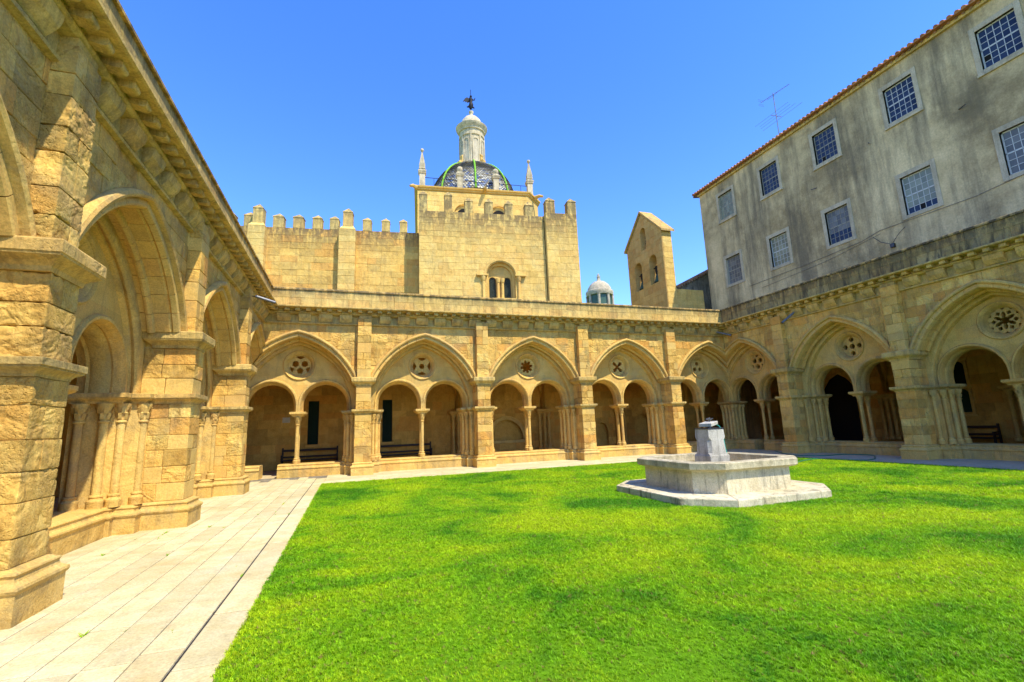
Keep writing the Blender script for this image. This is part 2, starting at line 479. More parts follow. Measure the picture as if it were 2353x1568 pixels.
M_pave2 = stone_mat("walk limestone", [(.42, .32, .17), (.50, .39, .225), (.54, .44, .28)], .10, .3, (.2, .17, .11), .16, .15, orange=.0, rough=.85)
def plaster_mat():
    m, nt, b = nodes_of("aged grey render")
    pos = N(nt, "ShaderNodeNewGeometry").outputs['Position']
    big = noise_n(nt, pos, .22, 3, .5); mid = noise_n(nt, pos, 1.6, 7, .7)
    base = ramp(nt, math_n(nt, 'ADD', math_n(nt, 'MULTIPLY', big, .6), math_n(nt, 'MULTIPLY', mid, .4)), [(.40, (.34, .25, .12)), (.50, (.57, .43, .215)), (.60, (.73, .565, .295))])
    # broad run-off streaks and soot
    st = noise_n(nt, mapping(nt, pos, (1, .62, .10)), 1.0, 6, .62); st2 = noise_n(nt, mapping(nt, pos, (1, 3.4, .35)), 1.2, 5, .7)
    f = ramp(nt, math_n(nt, 'ADD', math_n(nt, 'MULTIPLY', st, .7), math_n(nt, 'MULTIPLY', st2, .3)), [(.46, 0.0), (.60, 1.0)])
    base = mixc(nt, math_n(nt, 'MULTIPLY', f, .78), base, (.14, .115, .075))
    fine_ = noise_n(nt, pos, 14, 8, .8)
    base = mixc(nt, 1.0, base, ramp(nt, fine_, [(.3, .72), (.65, 1.15)]), 'MULTIPLY')
    # where the top coat has gone and the pebbly under-coat shows
    vd = N(nt, "ShaderNodeVectorMath", operation='DISTANCE'); nt.links.new(mapping(nt, pos, (0, 1, 1)), vd.inputs[0]); vd.inputs[1].default_value = (0, 9.6, 13.1)
    pb = ramp(nt, math_n(nt, 'ADD', math_n(nt, 'MULTIPLY', vd.outputs['Value'], .35), noise_n(nt, pos, 1.2, 4)), [(.62, 1.0), (1.0, 0.0)])
    base = mixc(nt, math_n(nt, 'MULTIPLY', pb, .6), base, (.16, .125, .07))
    nt.links.new(base, b.inputs['Base Color']); b.inputs['Roughness'].default_value = .95; b.inputs['Specular IOR Level'].default_value = .15
    h = math_n(nt, 'ADD', fine_, math_n(nt, 'MULTIPLY', math_n(nt, 'MULTIPLY', noise_n(nt, pos, 30, 3), pb), 2.0))
    bp = N(nt, "ShaderNodeBump"); bp.inputs['Strength'].default_value = .55; bp.inputs['Distance'].default_value = .03
    nt.links.new(h, bp.inputs['Height']); nt.links.new(bp.outputs[0], b.inputs['Normal'])
    return m
M_plaster = plaster_mat()
M_surround = stone_mat("pale window surround", [(.38, .31, .19), (.48, .40, .26), (.54, .46, .31)], .08, .35, (.14, .12, .08), .3, .3, orange=.0)
M_oldwall = stone_mat("dark blotched rubble", [(.16, .14, .10), (.24, .21, .155), (.33, .30, .24)], .1, .8, (.04, .04, .038), .6, .6, orange=.0, grey=.4)  # dark grey base with near-black noise blotches
M_tile = stone_mat("terracotta roof tile", [(.28, .10, .035), (.42, .17, .06), (.46, .25, .11)], .4, .45, (.10, .07, .05), .2, .2, orange=.0)
M_oldtile = stone_mat("faded roof tile", [(.22, .12, .07), (.30, .17, .10), (.36, .25, .16)], .35, .4, (.12, .10, .08), .3, .2, orange=.0)
M_wood = plain("dark bench wood", (.035, .018, .010), .55, var=.4, sc=14)
M_frame_w = plain("white painted sash", (.55, .55, .50), .5, var=.1)
M_frame_g = plain("weathered sash", (.30, .28, .22), .7, var=.25)
M_metal = plain("dark grey metal", (.06, .06, .065), .35, .8, var=.1)
M_silver = plain("silver lamp housing", (.16, .16, .165), .45, .5, var=.08)
M_bronze = plain("green bell bronze", (.035, .085, .055), .5, .4, var=.35, sc=10)
M_iron = plain("black iron", (.02, .02, .022), .6, .5, var=.2)
M_hose = plain("green garden hose", (.01, .16, .09), .4, var=.1)
M_hose2 = plain("turquoise hose", (.02, .30, .22), .4, var=.1)
M_green = plain("bright green glaze", (.17, .40, .02), .6, var=.25, sc=6, spec=.2)
M_soil = plain("lawn soil", (.09, .20, .008), .95, var=.35, sc=20, spec=0)
M_dark = plain("dark opening", (.008, .007, .006), .9)
M_door = plain("old dark door", (.012, .009, .007), .7)
M_plaque = plain("pale plaque", (.55, .48, .36), .5)
M_black = plain("slot shadow gap", (.02, .018, .015), .9)
def glass_mat(name, c1, c2, rough=.12, spec=.6):
    m, nt, b = nodes_of(name)
    geo = N(nt, "ShaderNodeNewGeometry"); oi = N(nt, "ShaderNodeObjectInfo")
    rnd = math_n(nt, 'FRACT', math_n(nt, 'ADD', geo.outputs['Random Per Island'], oi.outputs['Random']))
    n = noise_n(nt, geo.outputs['Position'], 3.5, 3)
    c = mixc(nt, math_n(nt, 'MULTIPLY', math_n(nt, 'ADD', rnd, n), .5), c1, c2)
    nt.links.new(c, b.inputs['Base Color']); b.inputs['Roughness'].default_value = rough
    b.inputs['Specular IOR Level'].default_value = spec
    bp = N(nt, "ShaderNodeBump"); bp.inputs['Strength'].default_value = .25; bp.inputs['Distance'].default_value = .02
    nt.links.new(noise_n(nt, geo.outputs['Position'], 6, 2), bp.inputs['Height']); nt.links.new(bp.outputs[0], b.inputs['Normal'])
    return m
M_glass_blue = glass_mat("dark blue pane", (.010, .018, .045), (.045, .062, .11), .15, .18)
M_glass_dusty = glass_mat("dusty olive pane", (.10, .105, .07), (.28, .30, .20), .35)
M_glass_grey = glass_mat("grey curtained pane", (.06, .065, .07), (.20, .20, .19), .35, .3)
M_glass_dark = glass_mat("black leaded pane", (.004, .008, .006), (.02, .045, .025), .6, .06)
M_glass_green = glass_mat("green lantern pane", (.02, .05, .03), (.09, .16, .10), .3, .3)
def dome_mat():
    m, nt, b = nodes_of("glazed dome tile")
    geo = N(nt, "ShaderNodeNewGeometry")
    c = ramp(nt, geo.outputs['Random Per Island'], [(0, (.66, .62, .50)), (.50, (.56, .52, .42)), (.55, (.16, .22, .40)), (.75, (.26, .32, .46)), (.82, (.36, .30, .19)), (1, (.30, .26, .18))])
    [e for e in nt.nodes if e.type == 'VALTORGB'][-1].color_ramp.interpolation = 'CONSTANT'
    nt.links.new(c, b.inputs['Base Color']); b.inputs['Roughness'].default_value = .35
    return m
M_dome = dome_mat()
def grass_mat():
    m, nt, b = nodes_of("grass blades")
    geo = N(nt, "ShaderNodeNewGeometry"); pos = geo.outputs['Position']; oi = N(nt, "ShaderNodeObjectInfo")
    p1 = noise_n(nt, pos, .42, 4, .6, .8); p2 = noise_n(nt, pos, 2.6, 4, .65)
    f = math_n(nt, 'ADD', math_n(nt, 'MULTIPLY', p1, .78), math_n(nt, 'MULTIPLY', p2, .22))
    c = ramp(nt, f, [(.38, (.09, .29, .004)), (.46, (.23, .46, .004)), (.60, (.46, .60, .005))])
    c = mixc(nt, 1.0, c, ramp(nt, oi.outputs['Random'], [(0, .6), (.5, 1.0), (1, 1.45)]), 'MULTIPLY')
    # a few straw blades, and the worn brown patch on the near lawn
    dry = math_n(nt, 'GREATER_THAN', oi.outputs['Random'], .975)
    c = mixc(nt, dry, c, (.32, .22, .07))
    vd = N(nt, "ShaderNodeVectorMath", operation='DISTANCE'); nt.links.new(mapping(nt, pos, (1, 1.9, 0)), vd.inputs[0]); vd.inputs[1].default_value = (1.15, 3.02 * 1.9, 0)
    br = ramp(nt, math_n(nt, 'ADD', vd.outputs['Value'], math_n(nt, 'MULTIPLY', noise_n(nt, pos, 9, 3), .9)), [(.50, 1.0), (.66, 0.0)])
    c = mixc(nt, math_n(nt, 'MULTIPLY', br, .75), c, (.20, .09, .03))
    nt.links.new(c, b.inputs['Base Color']); b.inputs['Roughness'].default_value = .55; b.inputs['Specular IOR Level'].default_value = .25
    tr = N(nt, "ShaderNodeBsdfTranslucent"); nt.links.new(c, tr.inputs[0])
    mx = N(nt, "ShaderNodeMixShader"); mx.inputs[0].default_value = .38
    out = [n for n in nt.nodes if n.type == 'OUTPUT_MATERIAL'][0]
    nt.links.new(b.outputs[0], mx.inputs[1]); nt.links.new(tr.outputs[0], mx.inputs[2]); nt.links.new(mx.outputs[0], out.inputs[0])
    return m
M_grass = grass_mat()

# ------------------------------------------------------------------ layout numbers (metres)
XL, YB, XR = -2.95, 18.95, 17.85            # faces of the pier shafts of the three wings
PITCH = 4.77
LAWN = (-0.84, 16.02, -4.0, 16.56)
def T_back(u, v, z): return (u, YB + v, z)
def T_left(u, v, z): return (XL - v, u, z)
def T_right(u, v, z): return (XR + v, -u, z)
SPR = 2.42; ACEN = .747                      # springing height, offset of the pointed arch's centres

def arch_pt(r, t, uc, side):
    """t 0 (springing) .. 1 (apex)"""
    tm = acos(ACEN / r); th = t * tm
    return (uc + side * (-ACEN + r * cos(th)), SPR + r * sin(th))
def t_at_z(r, z): return asin(min(1, max(0, (z - SPR) / r))) / acos(ACEN / r)
def arch_sweep(prof, uc, t0, t1, steps, side, T, gap=0.0):
    """prof: closed loop [(r,v)]"""
    vs = []; fs = []; n = len(prof)
    for k in range(steps + 1):
        t = t0 + gap + (t1 - t0 - 2 * gap) * k / steps
        for r, v in prof:
            a, z = arch_pt(r, t, uc, side); vs.append(T(a, v, z))
    for k in range(steps):
        for i in range(n):
            j = (i + 1) % n; q = (k * n + i, k * n + j, (k + 1) * n + j, (k + 1) * n + i)
            fs.append(q if side > 0 else tuple(reversed(q)))
    c0 = tuple(range(n)); c1 = tuple(steps * n + i for i in range(n))
    fs.append(tuple(reversed(c0)) if side > 0 else c0); fs.append(c1 if side > 0 else tuple(reversed(c1)))
    return vs, fs
def roll(cx, cv, r, a0, a1, n=5):
    return [(cx + r * cos(radians(a0 + (a1 - a0) * i / n)), cv + r * sin(radians(a0 + (a1 - a0) * i / n))) for i in range(n + 1)]
HOOD = [(3.24, .30), (3.17, .30), (3.17, .22), (3.15, .17), (3.10, .15), (3.06, .17), (3.05, .24), (3.05, .30)]
ORD1 = [(3.05, .95), (3.05, .25), (3.00, .24)] + [(2.955 + .045 * cos(radians(a)), .285 - .05 * sin(radians(a)) * 1.0) for a in (60, 90, 130, 180)] + [(2.90, .33), (2.93, .36), (2.90, .39), (2.90, .62)] + [(2.86 + .05 * cos(radians(a)), .68 + .06 * sin(radians(a))) for a in (270, 225, 180, 135, 90)] + [(2.90, .76), (2.90, .95)]
ORD1.reverse()
ORD2 = [(3.08, .84), (2.80, .84)] + [(2.77 + .055 * cos(radians(a)), .90 - .055 * sin(radians(a))) for a in (90, 135, 180, 225)] + [(2.75, .96), (2.72, .98), (2.70, 1.06), (3.08, 1.06)]
ORD2.reverse(); HOOD.reverse()
def sub_path(c, r, n=10):
    """stilted round arch: from left foot over to right foot, as (u,z,normal_u,normal_z)"""
    pts = [(c - r, SPR), (c - r, SPR + .26)]
    for i in range(1, n): a = pi - pi * i / n; pts.append((c + r * cos(a), SPR + .26 + r * sin(a) * 1.02))
    pts += [(c + r, SPR + .26), (c + r, SPR)]
    return pts
def sub_sweep(mb, c, prof, T, n=14):
    """prof closed loop [(r,v)]"""
    m = len(prof); rows = None; vs = []; fs = []
    paths = [sub_path(c, r, n) for r, v in prof]; L = len(paths[0])
    for k in range(L):
        for i in range(m): vs.append(T(paths[i][k][0], prof[i][1], paths[i][k][1]))
    for k in range(L - 1):
        for i in range(m):
            j = (i + 1) % m; fs.append((k * m + i, (k + 1) * m + i, (k + 1) * m + j, k * m + j))
    mb.add(vs, fs)
SUBP = [(.99, 1.08), (.985, 1.02), (.95, .985), (.905, .99), (.89, 1.03), (.87, 1.05), (.86, 1.10), (.84, 1.16), (.855, 1.20), (.82, 1.24), (.80, 1.30), (.80, 1.45), (.83, 1.50), (.815, 1.55), (.85, 1.60), (.87, 1.70), (.99, 1.70)]
def circle(c, r, n=24, a0=0): return [(c[0] + r * cos(a0 + 2 * pi * i / n), c[1] + r * sin(a0 + 2 * pi * i / n)) for i in range(n)]
def lens(c, ang, r0, r1, w, n=6):
    """petal from radius r0 to r1"""
    pts = []
    for i in range(n + 1):
        t = i / n; r = r0 + (r1 - r0) * t; h = w * sin(pi * t) ** .7 if 0 < t < 1 else 0
        pts.append((r, h))
    out = pts + [(r, -h) for r, h in reversed(pts[1:-1])]
    return [(c[0] + r * cos(ang) - h * sin(ang), c[1] + r * sin(ang) + h * cos(ang)) for r, h in out]
def segment_hole(c, ang, rc, R_, half, n=8):
    """piece of disc outside a chord bulge: between circle R_ and an arc facing the middle"""
    out = []
    for i in range(n + 1):
        a = ang - half + 2 * half * i / n; out.append((c[0] + R_ * cos(a), c[1] + R_ * sin(a)))
    for i in range(1, n):
        a = ang + half - 2 * half * i / n
        q = rc + (R_ - rc) * (abs((i / n) - .5) * 2) ** 2
        out.append((c[0] + q * cos(a), c[1] + q * sin(a)))
    return out
def tracery(kind, c, r):
    H = []
    if kind == 'penta':
        H.append(circle((c[0] - .4 * r, c[1] + .18 * r), .29 * r, 12)); H.append(circle((c[0] + .4 * r, c[1] + .18 * r), .29 * r, 12))
        H.append(circle((c[0], c[1] - .48 * r), .31 * r, 5, pi / 2)); H.append(segment_hole(c, pi / 2, .62 * r, .92 * r, .45))
        for s in (-1, 1): H.append(segment_hole(c, -pi / 2 + s * 1.12, .58 * r, .9 * r, .33))
    elif kind == 'four':
        H.append(circle(c, .27 * r, 14))
        for k in range(4): H.append(segment_hole(c, k * pi / 2, .55 * r, .9 * r, .52))
    elif kind == 'rosette':
        H.append(circle(c, .46 * r, 24))
        for k in range(8): a = k * pi / 4 + .2; H.append(circle((c[0] + .55 * r * cos(a), c[1] + .55 * r * sin(a)), .165 * r, 12))
    elif kind == 'cross':
        H.append(circle(c, .2 * r, 12))
        for k in range(4):
            a = k * pi / 2 + pi / 4; H.append(circle((c[0] + .56 * r * cos(a), c[1] + .56 * r * sin(a)), .21 * r, 14)); H.append(lens(c, a, .05 * r, .7 * r, .17 * r))
    elif kind == 'three':
        for k in range(3): a = pi / 2 + k * 2 * pi / 3; H.append(circle((c[0] + .46 * r * cos(a), c[1] + .46 * r * sin(a)), .25 * r, 14))
    elif kind == 'threeplus':
        for k in range(3):
            a = -pi / 2 + k * 2 * pi / 3; H.append(circle((c[0] + .47 * r * cos(a), c[1] + .47 * r * sin(a)), .29 * r, 14))
            H.append(segment_hole(c, a + pi / 3, .62 * r, .9 * r, .28))
    elif kind == 'quatre':
        H.append(circle(c, .26 * r, 14))
        for k in range(4): a = k * pi / 2; H.append(lens(c, a, .42 * r, .92 * r, .24 * r))
    elif kind == 'star':
        H.append(circle(c, .27 * r, 12))
        for k in range(6):
            a = pi / 2 + k * pi / 3; H.append(lens(c, a, .15 * r, .70 * r, .13 * r))
            b = a + pi / 6; q = .64 * r; s = .17 * r
            m = (c[0] + q * cos(b), c[1] + q * sin(b)); H.append([(m[0] + s * cos(b), m[1] + s * sin(b)), (m[0] - s * sin(b), m[1] + s * cos(b)), (m[0] - s * cos(b), m[1] - s * sin(b)), (m[0] + s * sin(b), m[1] - s * cos(b))])
            H.append(segment_hole(c, a + .0, .82 * r, .97 * r, .15)); H.append(segment_hole(c, b, .88 * r, .98 * r, .12))
    return H

def clip_obj(mb, co, no):
    """drop what lies beyond the mitre plane of a corner"""
    me = bpy.data.meshes.new('t'); me.from_pydata(mb.v, [], mb.f); bm = bmesh.new(); bm.from_mesh(me)
    bmesh.ops.bisect_plane(bm, geom=bm.verts[:] + bm.edges[:] + bm.faces[:], plane_co=co, plane_no=no, clear_outer=True)
    bm.verts.ensure_lookup_table(); bm.verts.index_update()
    out = MB(); out.v = [tuple(v.co) for v in bm.verts]; out.f = [tuple(v.index for v in f.verts) for f in bm.faces]
    bm.free(); bpy.data.meshes.remove(me); return out
def clip_vf(vs, fs, co, no):
    m = MB(); m.add(vs, fs); m = clip_obj(m, co, no); return m.v, m.f

PIER = [(-.30, 0), (.30, 0), (.30, .66), (.46, .66), (.46, .96), (.58, .96), (.58, 1.74), (-.58, 1.74), (-.58, .96), (-.46, .96), (-.46, .66), (-.30, .66)]
BASEP = [(-.40, -.13), (.40, -.13), (.40, .60), (.62, .60), (.62, .92), (.74, .92), (.74, 1.84), (-.74, 1.84), (-.74, .92), (-.62, .92), (-.62, .60), (-.40, .60)]
ABACP = [(-.42, -.10), (.42, -.10), (.42, .56), (.58, .56), (.58, .84), (.80, .84), (.80, 1.80), (-.80, 1.80), (-.80, .84), (-.58, .84), (-.58, .56), (-.42, .56)]
BASE_PROF = [(-.05, 0), (.27, 0), (.285, .015), (.31, .025), (.335, .018), (.35, -.01), (.37, -.035), (.40, -.045), (.42, -.04), (.43, -.03), (.445, -.035), (.455, -.07), (.475, -.10)]
ABAC_PROF = [(2.25, -.10), (2.275, -.095), (2.30, -.075), (2.325, -.03), (2.335, -.015), (2.35, -.015), (2.355, 0), (2.425, 0), (2.43, -.01)]
LEDGE_PROF = [(3.32, -.14), (3.37, -.13), (3.41, -.09), (3.45, -.03), (3.46, -.015), (3.48, -.01), (3.49, 0), (3.61, 0), (3.63, -.012), (3.64, -.05)]
def small_col(mb, c, T, r=.068, z0=.47, zt=2.25, plain_cap=False):
    """base, shaft, capital of a colonnette"""
    lathe(mb, c, [(r * 1.75, z0), (r * 1.75, z0 + .09), (r * 1.8, z0 + .10), (r * 1.72, z0 + .13), (r * 1.35, z0 + .15), (r * 1.25, z0 + .17), (r * 1.42, z0 + .19), (r * 1.35, z0 + .215), (r, z0 + .225), (r, 1.0), (r * .96, zt - .34), (r * 1.3, zt - .33), (r * 1.3, zt - .31), (r, zt - .30), (r * 1.05, zt - .22), (r * 1.35, zt - .12), (r * 1.85, zt - .05), (r * 1.9, zt)], 12, T)
    # leaves of the capital
    for ring, (zz, rr, n) in enumerate(((zt - .22, r * 1.15, 6), (zt - .12, r * 1.5, 6))):
        for k in range(n):
            a = 2 * pi * (k + ring * .5) / n
            cu = c[0] + rr * cos(a); cv = c[1] + rr * sin(a); s = r * .48
            p = [(cu - s * sin(a), cv + s * cos(a), zz - .05), (cu + s * sin(a), cv - s * cos(a), zz - .05), (cu + s * .8 * sin(a) + s * .9 * cos(a), cv - s * .8 * cos(a) + s * .9 * sin(a), zz + .05), (cu - s * .8 * sin(a) + s * .9 * cos(a), cv + s * .8 * cos(a) + s * .9 * sin(a), zz + .05), (cu + s * .3 * cos(a), cv + s * .3 * sin(a), zz + .075)]
            mb.add([T(*q) for q in p], [(0, 1, 2, 3), (3, 2, 4)])

def build_wing(key, T, th, bays, tracs, u_lo, u_hi, corner_lo, corner_hi, rough, mats, stone_h=.30, pier_us=(), seed=1, doors=(), rough_piers=()):
    """bays: arch centres; pier_us: buttress centres; corner_lo/hi: u of the re-entrant corner (pier face line) or None"""
    rnd = random.Random(seed)
    bag = Bag(th, mats['stone'])
    nW = lambda v0: (lambda u, n, z: T(u, v0 - n, z))   # wall plane at depth v0, n out towards the court
    def mitre(side):
        # plane through the corner, at 45 degrees
        uc = corner_hi if side > 0 else corner_lo
        co = Vector(T(uc, 0, 0)); no = Vector(T(uc + side * 1, -1, 0)) - co
        return co, no.normalized()
    def clipped(vs, fs, uc):
        if corner_hi is not None and uc > corner_hi - 2.5: vs, fs = clip_vf(vs, fs, *mitre(1))
        if corner_lo is not None and uc < corner_lo + 2.5: vs, fs = clip_vf(vs, fs, *mitre(-1))
        return vs, fs
    upper = MB(); gaps = []
    # ---- upper wall stones between the buttresses, over the arches
    for b in bays:
        a0 = b - PITCH / 2 + .25; a1 = b + PITCH / 2 - .25
        if corner_hi is not None and a1 > corner_hi: a1 = corner_hi + .28
        if corner_lo is not None and a0 < corner_lo: a0 = corner_lo - .28
        arc = [arch_pt(3.17, t_at_z(3.17, 3.5) + (1 - t_at_z(3.17, 3.5)) * i / 12, b, -1) for i in range(13)] + [arch_pt(3.17, 1 - (1 - t_at_z(3.17, 3.5)) * i / 12, b, 1) for i in range(1, 13)]
        hole = arc + [(b + 2.4, 3.0), (b - 2.4, 3.0)]
        wall_panel(bag, 'upper', upper, [(a0, 3.5), (a1, 3.5), (a1, 5.74), (a0, 5.74)], [hole], nW(.28), stone_h, .3, .7, rnd, relief=.012, mat=[M_gold, M_rough])
    o_upper = upper.build('upper_wall', M_mould, th)
    # ---- arches
    for bi, b in enumerate(bays):
        om = MB()
        for side in (-1, 1):
            t0 = t_at_z(3.05, 3.62)
            vs, fs = arch_sweep(HOOD, b, t0, 1, 14, side, T); vs, fs = clipped(vs, fs, b); om.add(vs, fs)
        o_h = om.build('hood_mould', M_mould, th, smooth=True)
        o_o = MB()
        for side in (-1, 1):
            t0 = t_at_z(2.95, 3.62); nv = 7
            for k in range(nv):
                ta = t0 + (1 - t0) * k / nv; tb = t0 + (1 - t0) * (k + 1) / nv
                vs, fs = arch_sweep(ORD1, b, ta, tb, 3, side, T, gap=.0016 if k < nv - 1 else .0012)
                vs, fs = clipped(vs, fs, b)
                if vs: bag.add(vs, fs, o_h, M_gold_s, True)
            vs, fs = arch_sweep(ORD2, b, 0, 1, 18, side, T); vs, fs = clipped(vs, fs, b); o_o.add(vs, fs)
        inner = o_o.build('arch_order', M_mould, th, smooth=True)
        # ---- tympanum with twin arches and a round window
        s0 = [sub_path(b - .97, .93, 14), sub_path(b + .97, .93, 14)]
        holes = [[(p[0], p[1]) for p in s] for s in s0]
        holes = [[(h[0][0], SPR - .3)] + h + [(h[-1][0], SPR - .3)] for h in holes]
        oc = (b, 4.24); ro = .56
        outer = [arch_pt(2.78, i / 16, b, 1) for i in range(17)] + [arch_pt(2.78, 1 - i / 16, b, -1) for i in range(1, 17)]
        tm = MB()
        zc = [SPR, 2.78, 3.12, 3.46, 3.82, 4.2, 4.58, 4.95, 5.4]
        V, d, al = stones2d(outer, holes + [circle(oc, ro, 28)], zc, .7, 1.1, rnd)
        Tt = nW(1.05)
        for k, tris in d.items():
            vs, fs = stone_mesh(V, tris, Tt, .0008, .002, rnd.uniform(-.001, .001)); tm.add(vs, fs)
        tm.add([Tt(p.x, -.004, p.y) for p in V], al)
        # gallery side of the same wall
        rect = [(b - PITCH / 2 - (1.2 if corner_lo is not None and bi == 0 and b < corner_lo + 2 else 0), SPR), (b + PITCH / 2, SPR), (b + PITCH / 2, 5.95), (b - PITCH / 2, 5.95)]
        V, tr = cdt_regions(rect, holes + [circle(oc, ro, 28)])
        Tb = nW(1.70); tm.add([Tb(p.x, 0, p.y) for p in V], [tuple(reversed(f)) for f, g in tr])
        o_t = tm.build('tympanum', M_gold_s, th)
        ms = MB()
        for s in (-1, 1): sub_sweep(ms, b + s * .97, SUBP, T)
        o_s = ms.build('twin_arch_moulding', M_mould, th, smooth=True); fix_normals(o_s)
        # oculus ring
        rp = [(.60, 1.06), (.60, 1.02), (.57, 1.0), (.53, 1.02), (.52, 1.05), (.49, 1.06), (.47, 1.10), (.44, 1.14), (.42, 1.20), (.40, 1.22), (.40, 1.40), (.44, 1.5), (.50, 1.6), (.56, 1.70)]
        mo = MB(); n = 30; vs = []; fs = []
        for i in range(n):
            a = 2 * pi * i / n
            for r, v in rp: vs.append(T(oc[0] + r * cos(a), v, oc[1] + r * sin(a)))
        L = len(rp)
        for i in range(n):
            for k in range(L - 1): fs.append((i * L + k, ((i + 1) % n) * L + k, ((i + 1) % n) * L + k + 1, i * L + k + 1))
        mo.add(vs, fs); o_r = mo.build('oculus_ring', M_mould, th, smooth=True, sharp=50); fix_normals(o_r)
        if tracs[bi]:
            mt = MB(); plate(mt, circle(oc, .43, 30), tracery(tracs[bi], oc, .42), nW(1.36), 0, .13)
            mt.build('tracery', M_mould, th)
        # twin columns
        if not (key == 'x'):
            mc = MB()
            for v in (1.18, 1.57): small_col(mc, (b, v), T)
            o_c = mc.build('twin_column', M_mould, th, smooth=True)
            ma = MB(); moulded(ma, [(b - .29, .97), (b + .29, .97), (b + .29, 1.79), (b - .29, 1.79)], ABAC_PROF, T); ma.build('abacus', M_mould, o_c)
    # ---- piers with buttresses
    for pi_, pu in enumerate(pier_us):
        rgh = pi_ in rough_piers
        P = lambda poly: [(pu + a, v) for a, v in poly]
        mp = MB()
        moulded(mp, P([(a, v + .004) for a, v in PIER if True]), [(.3, -.012), (2.3, -.012)], T)
        o_p = mp.build('buttress', M_mould, th)
        mb2 = MB(); moulded(mb2, P(BASEP), BASE_PROF, T); mb2.build('plinth', mats['base'], o_p)
        ma = MB(); moulded(ma, P(ABACP), ABAC_PROF, T); ma.build('string_moulding', M_ledge, o_p)
        ml = MB(); moulded(ml, P([(-.45, -.15), (.45, -.15), (.45, .84), (-.45, .84)]), LEDGE_PROF, T); ml.build('ledge', M_ledge, o_p)
        mc = MB()
        for s in (-1, 1):
            for (a, v, r) in ((.395, .70, .062), (.535, .98, .066), (.63, 1.20, .070), (.63, 1.56, .070)):
                small_col(mc, (pu + s * a, v), T, r)
        mc.build('colonnettes', M_mould, o_p, smooth=True)
        # core above
        mk = MB(); mk.box((pu - .235, .30, 2.4), (pu + .235, 1.65, 5.9), T); mk.build('pier_core', M_mould, o_p)
        def lay(u0, u1, v0, v1, za, zb, h, split_v):
            zs = courses_for(za, zb, h, rnd)
            for i in range(len(zs) - 1):
                us = [u0, u1]
                if rnd.random() < .5: us = [u0, u0 + (u1 - u0) * rnd.uniform(.38, .62), u1]
                vv = [v0, v1]
                if split_v: 
                    vv = [v0, v0 + (v1 - v0) * rnd.uniform(.45, .7), v1]
                g = .003
                for a in range(len(us) - 1):
                    for c in range(len(vv) - 1):
                        pr = rnd.uniform(0, .008)
                        A = (us[a] + (g if a else -pr), vv[c] + (g if c else -pr), zs[i] + g)
                        B = (us[a + 1] - (g if a < len(us) - 2 else -pr), vv[c + 1] - g, zs[i + 1] - g)
                        if rgh: vs, fs = rough_box_mesh(A, B, .024 if pi_ == 2 else .03, .0065 if pi_ == 2 else .004, T, seed=rnd.uniform(0, 9)); m_ = M_rough; bag.add(vs, fs, o_p, m_, True)
                        else:
                            vs, fs = cbox_mesh(A, B, .009, .004, T, rnd); m_ = rnd.choice([M_gold, M_gold, M_rough, M_gold_s]); bag.add(vs, fs, o_p, m_)
        lay(pu - .30, pu + .30, 0, .66, .475, 2.25, .30, True)
        lay(pu - .27, pu + .27, 0, .84, 2.43, 3.32, .30, True)
        lay(pu - .25, pu + .25, .05, .32, 3.64, 5.98, .36, False)
    # ---- low wall (sill) between the piers
    for b in bays:
        a0 = b - PITCH / 2 + .70; a1 = b + PITCH / 2 - .70
        if corner_hi is not None and b > corner_hi - 2.5: a1 = corner_hi + .98 if b < corner_hi + .98 else a1
        if corner_lo is not None and b < corner_lo + 2.5: a0 = corner_lo - .98
        u = a0; k = 0
        while u < a1 - .05:
            L = rnd.uniform(.5, .95); e = min(a1, u + L)
            if a1 - e < .3: e = a1
            skip = False
            for (d0, d1) in doors:
                if u < d1 and e > d0:
                    if u < d0 - .05: e = d0
                    elif u >= d0 - .05 and u < d1: skip = True; e = d1
            if not skip:
                m = MB(); moulded(m, [(u + .002, .99), (e - .002, .99), (e - .002, 1.82), (u + .002, 1.82)], [(z, d if True else 0) for z, d in BASE_PROF], lambda a, v, z, u=u, e=e: T(u + .002 if a < (u + e) / 2 else e - .002, v, z))
                bag.add(m.v, m.f, o_upper, mats['base'])
            u = e
    # ---- corner pier
    for side, cc in ((1, corner_hi), (-1, corner_lo)):
        if cc is None or key != 'back': continue
        mcp = MB(); u0 = cc + side * 1.02; u1 = cc + side * 1.80
        lo, hi = min(u0, u1), max(u0, u1)
        mcp.box((lo, 1.02, 0), (hi, 1.80, 2.3), T)
        o_p = mcp.build('corner_pier', mats['base'], th)
        pl = MB(); moulded(pl, [(lo - .08, .94), (hi + .08, .94), (hi + .08, 1.88), (lo - .08, 1.88)], BASE_PROF, T); pl.build('plinth', mats['base'], o_p)
        ab = MB(); moulded(ab, [(lo - .14, .86), (hi + .14, .86), (hi + .14, 1.94), (lo - .14, 1.94)], ABAC_PROF, T); ab.build('string_moulding', M_ledge, o_p)
        mc = MB()
        for (a, v) in ((0, 0), (.20, -.02), (.42, -.04), (.64, -.04), (-.02, .20), (-.04, .42), (-.04, .64)):
            small_col(mc, (u0 + side * (a), 1.02 + v), T, .07)
        mc.build('colonnettes', M_mould, o_p, smooth=True)
    for part in bag.items: pass
    bag.items = [(a, i, vs, fs, (o_upper if p == 'upper' else p), m, s) for a, i, vs, fs, p, m, s in bag.items]
    # ---- cornice
    lo_e = corner_lo if corner_lo is not None else u_lo; hi_e = corner_hi if corner_hi is not None else u_hi
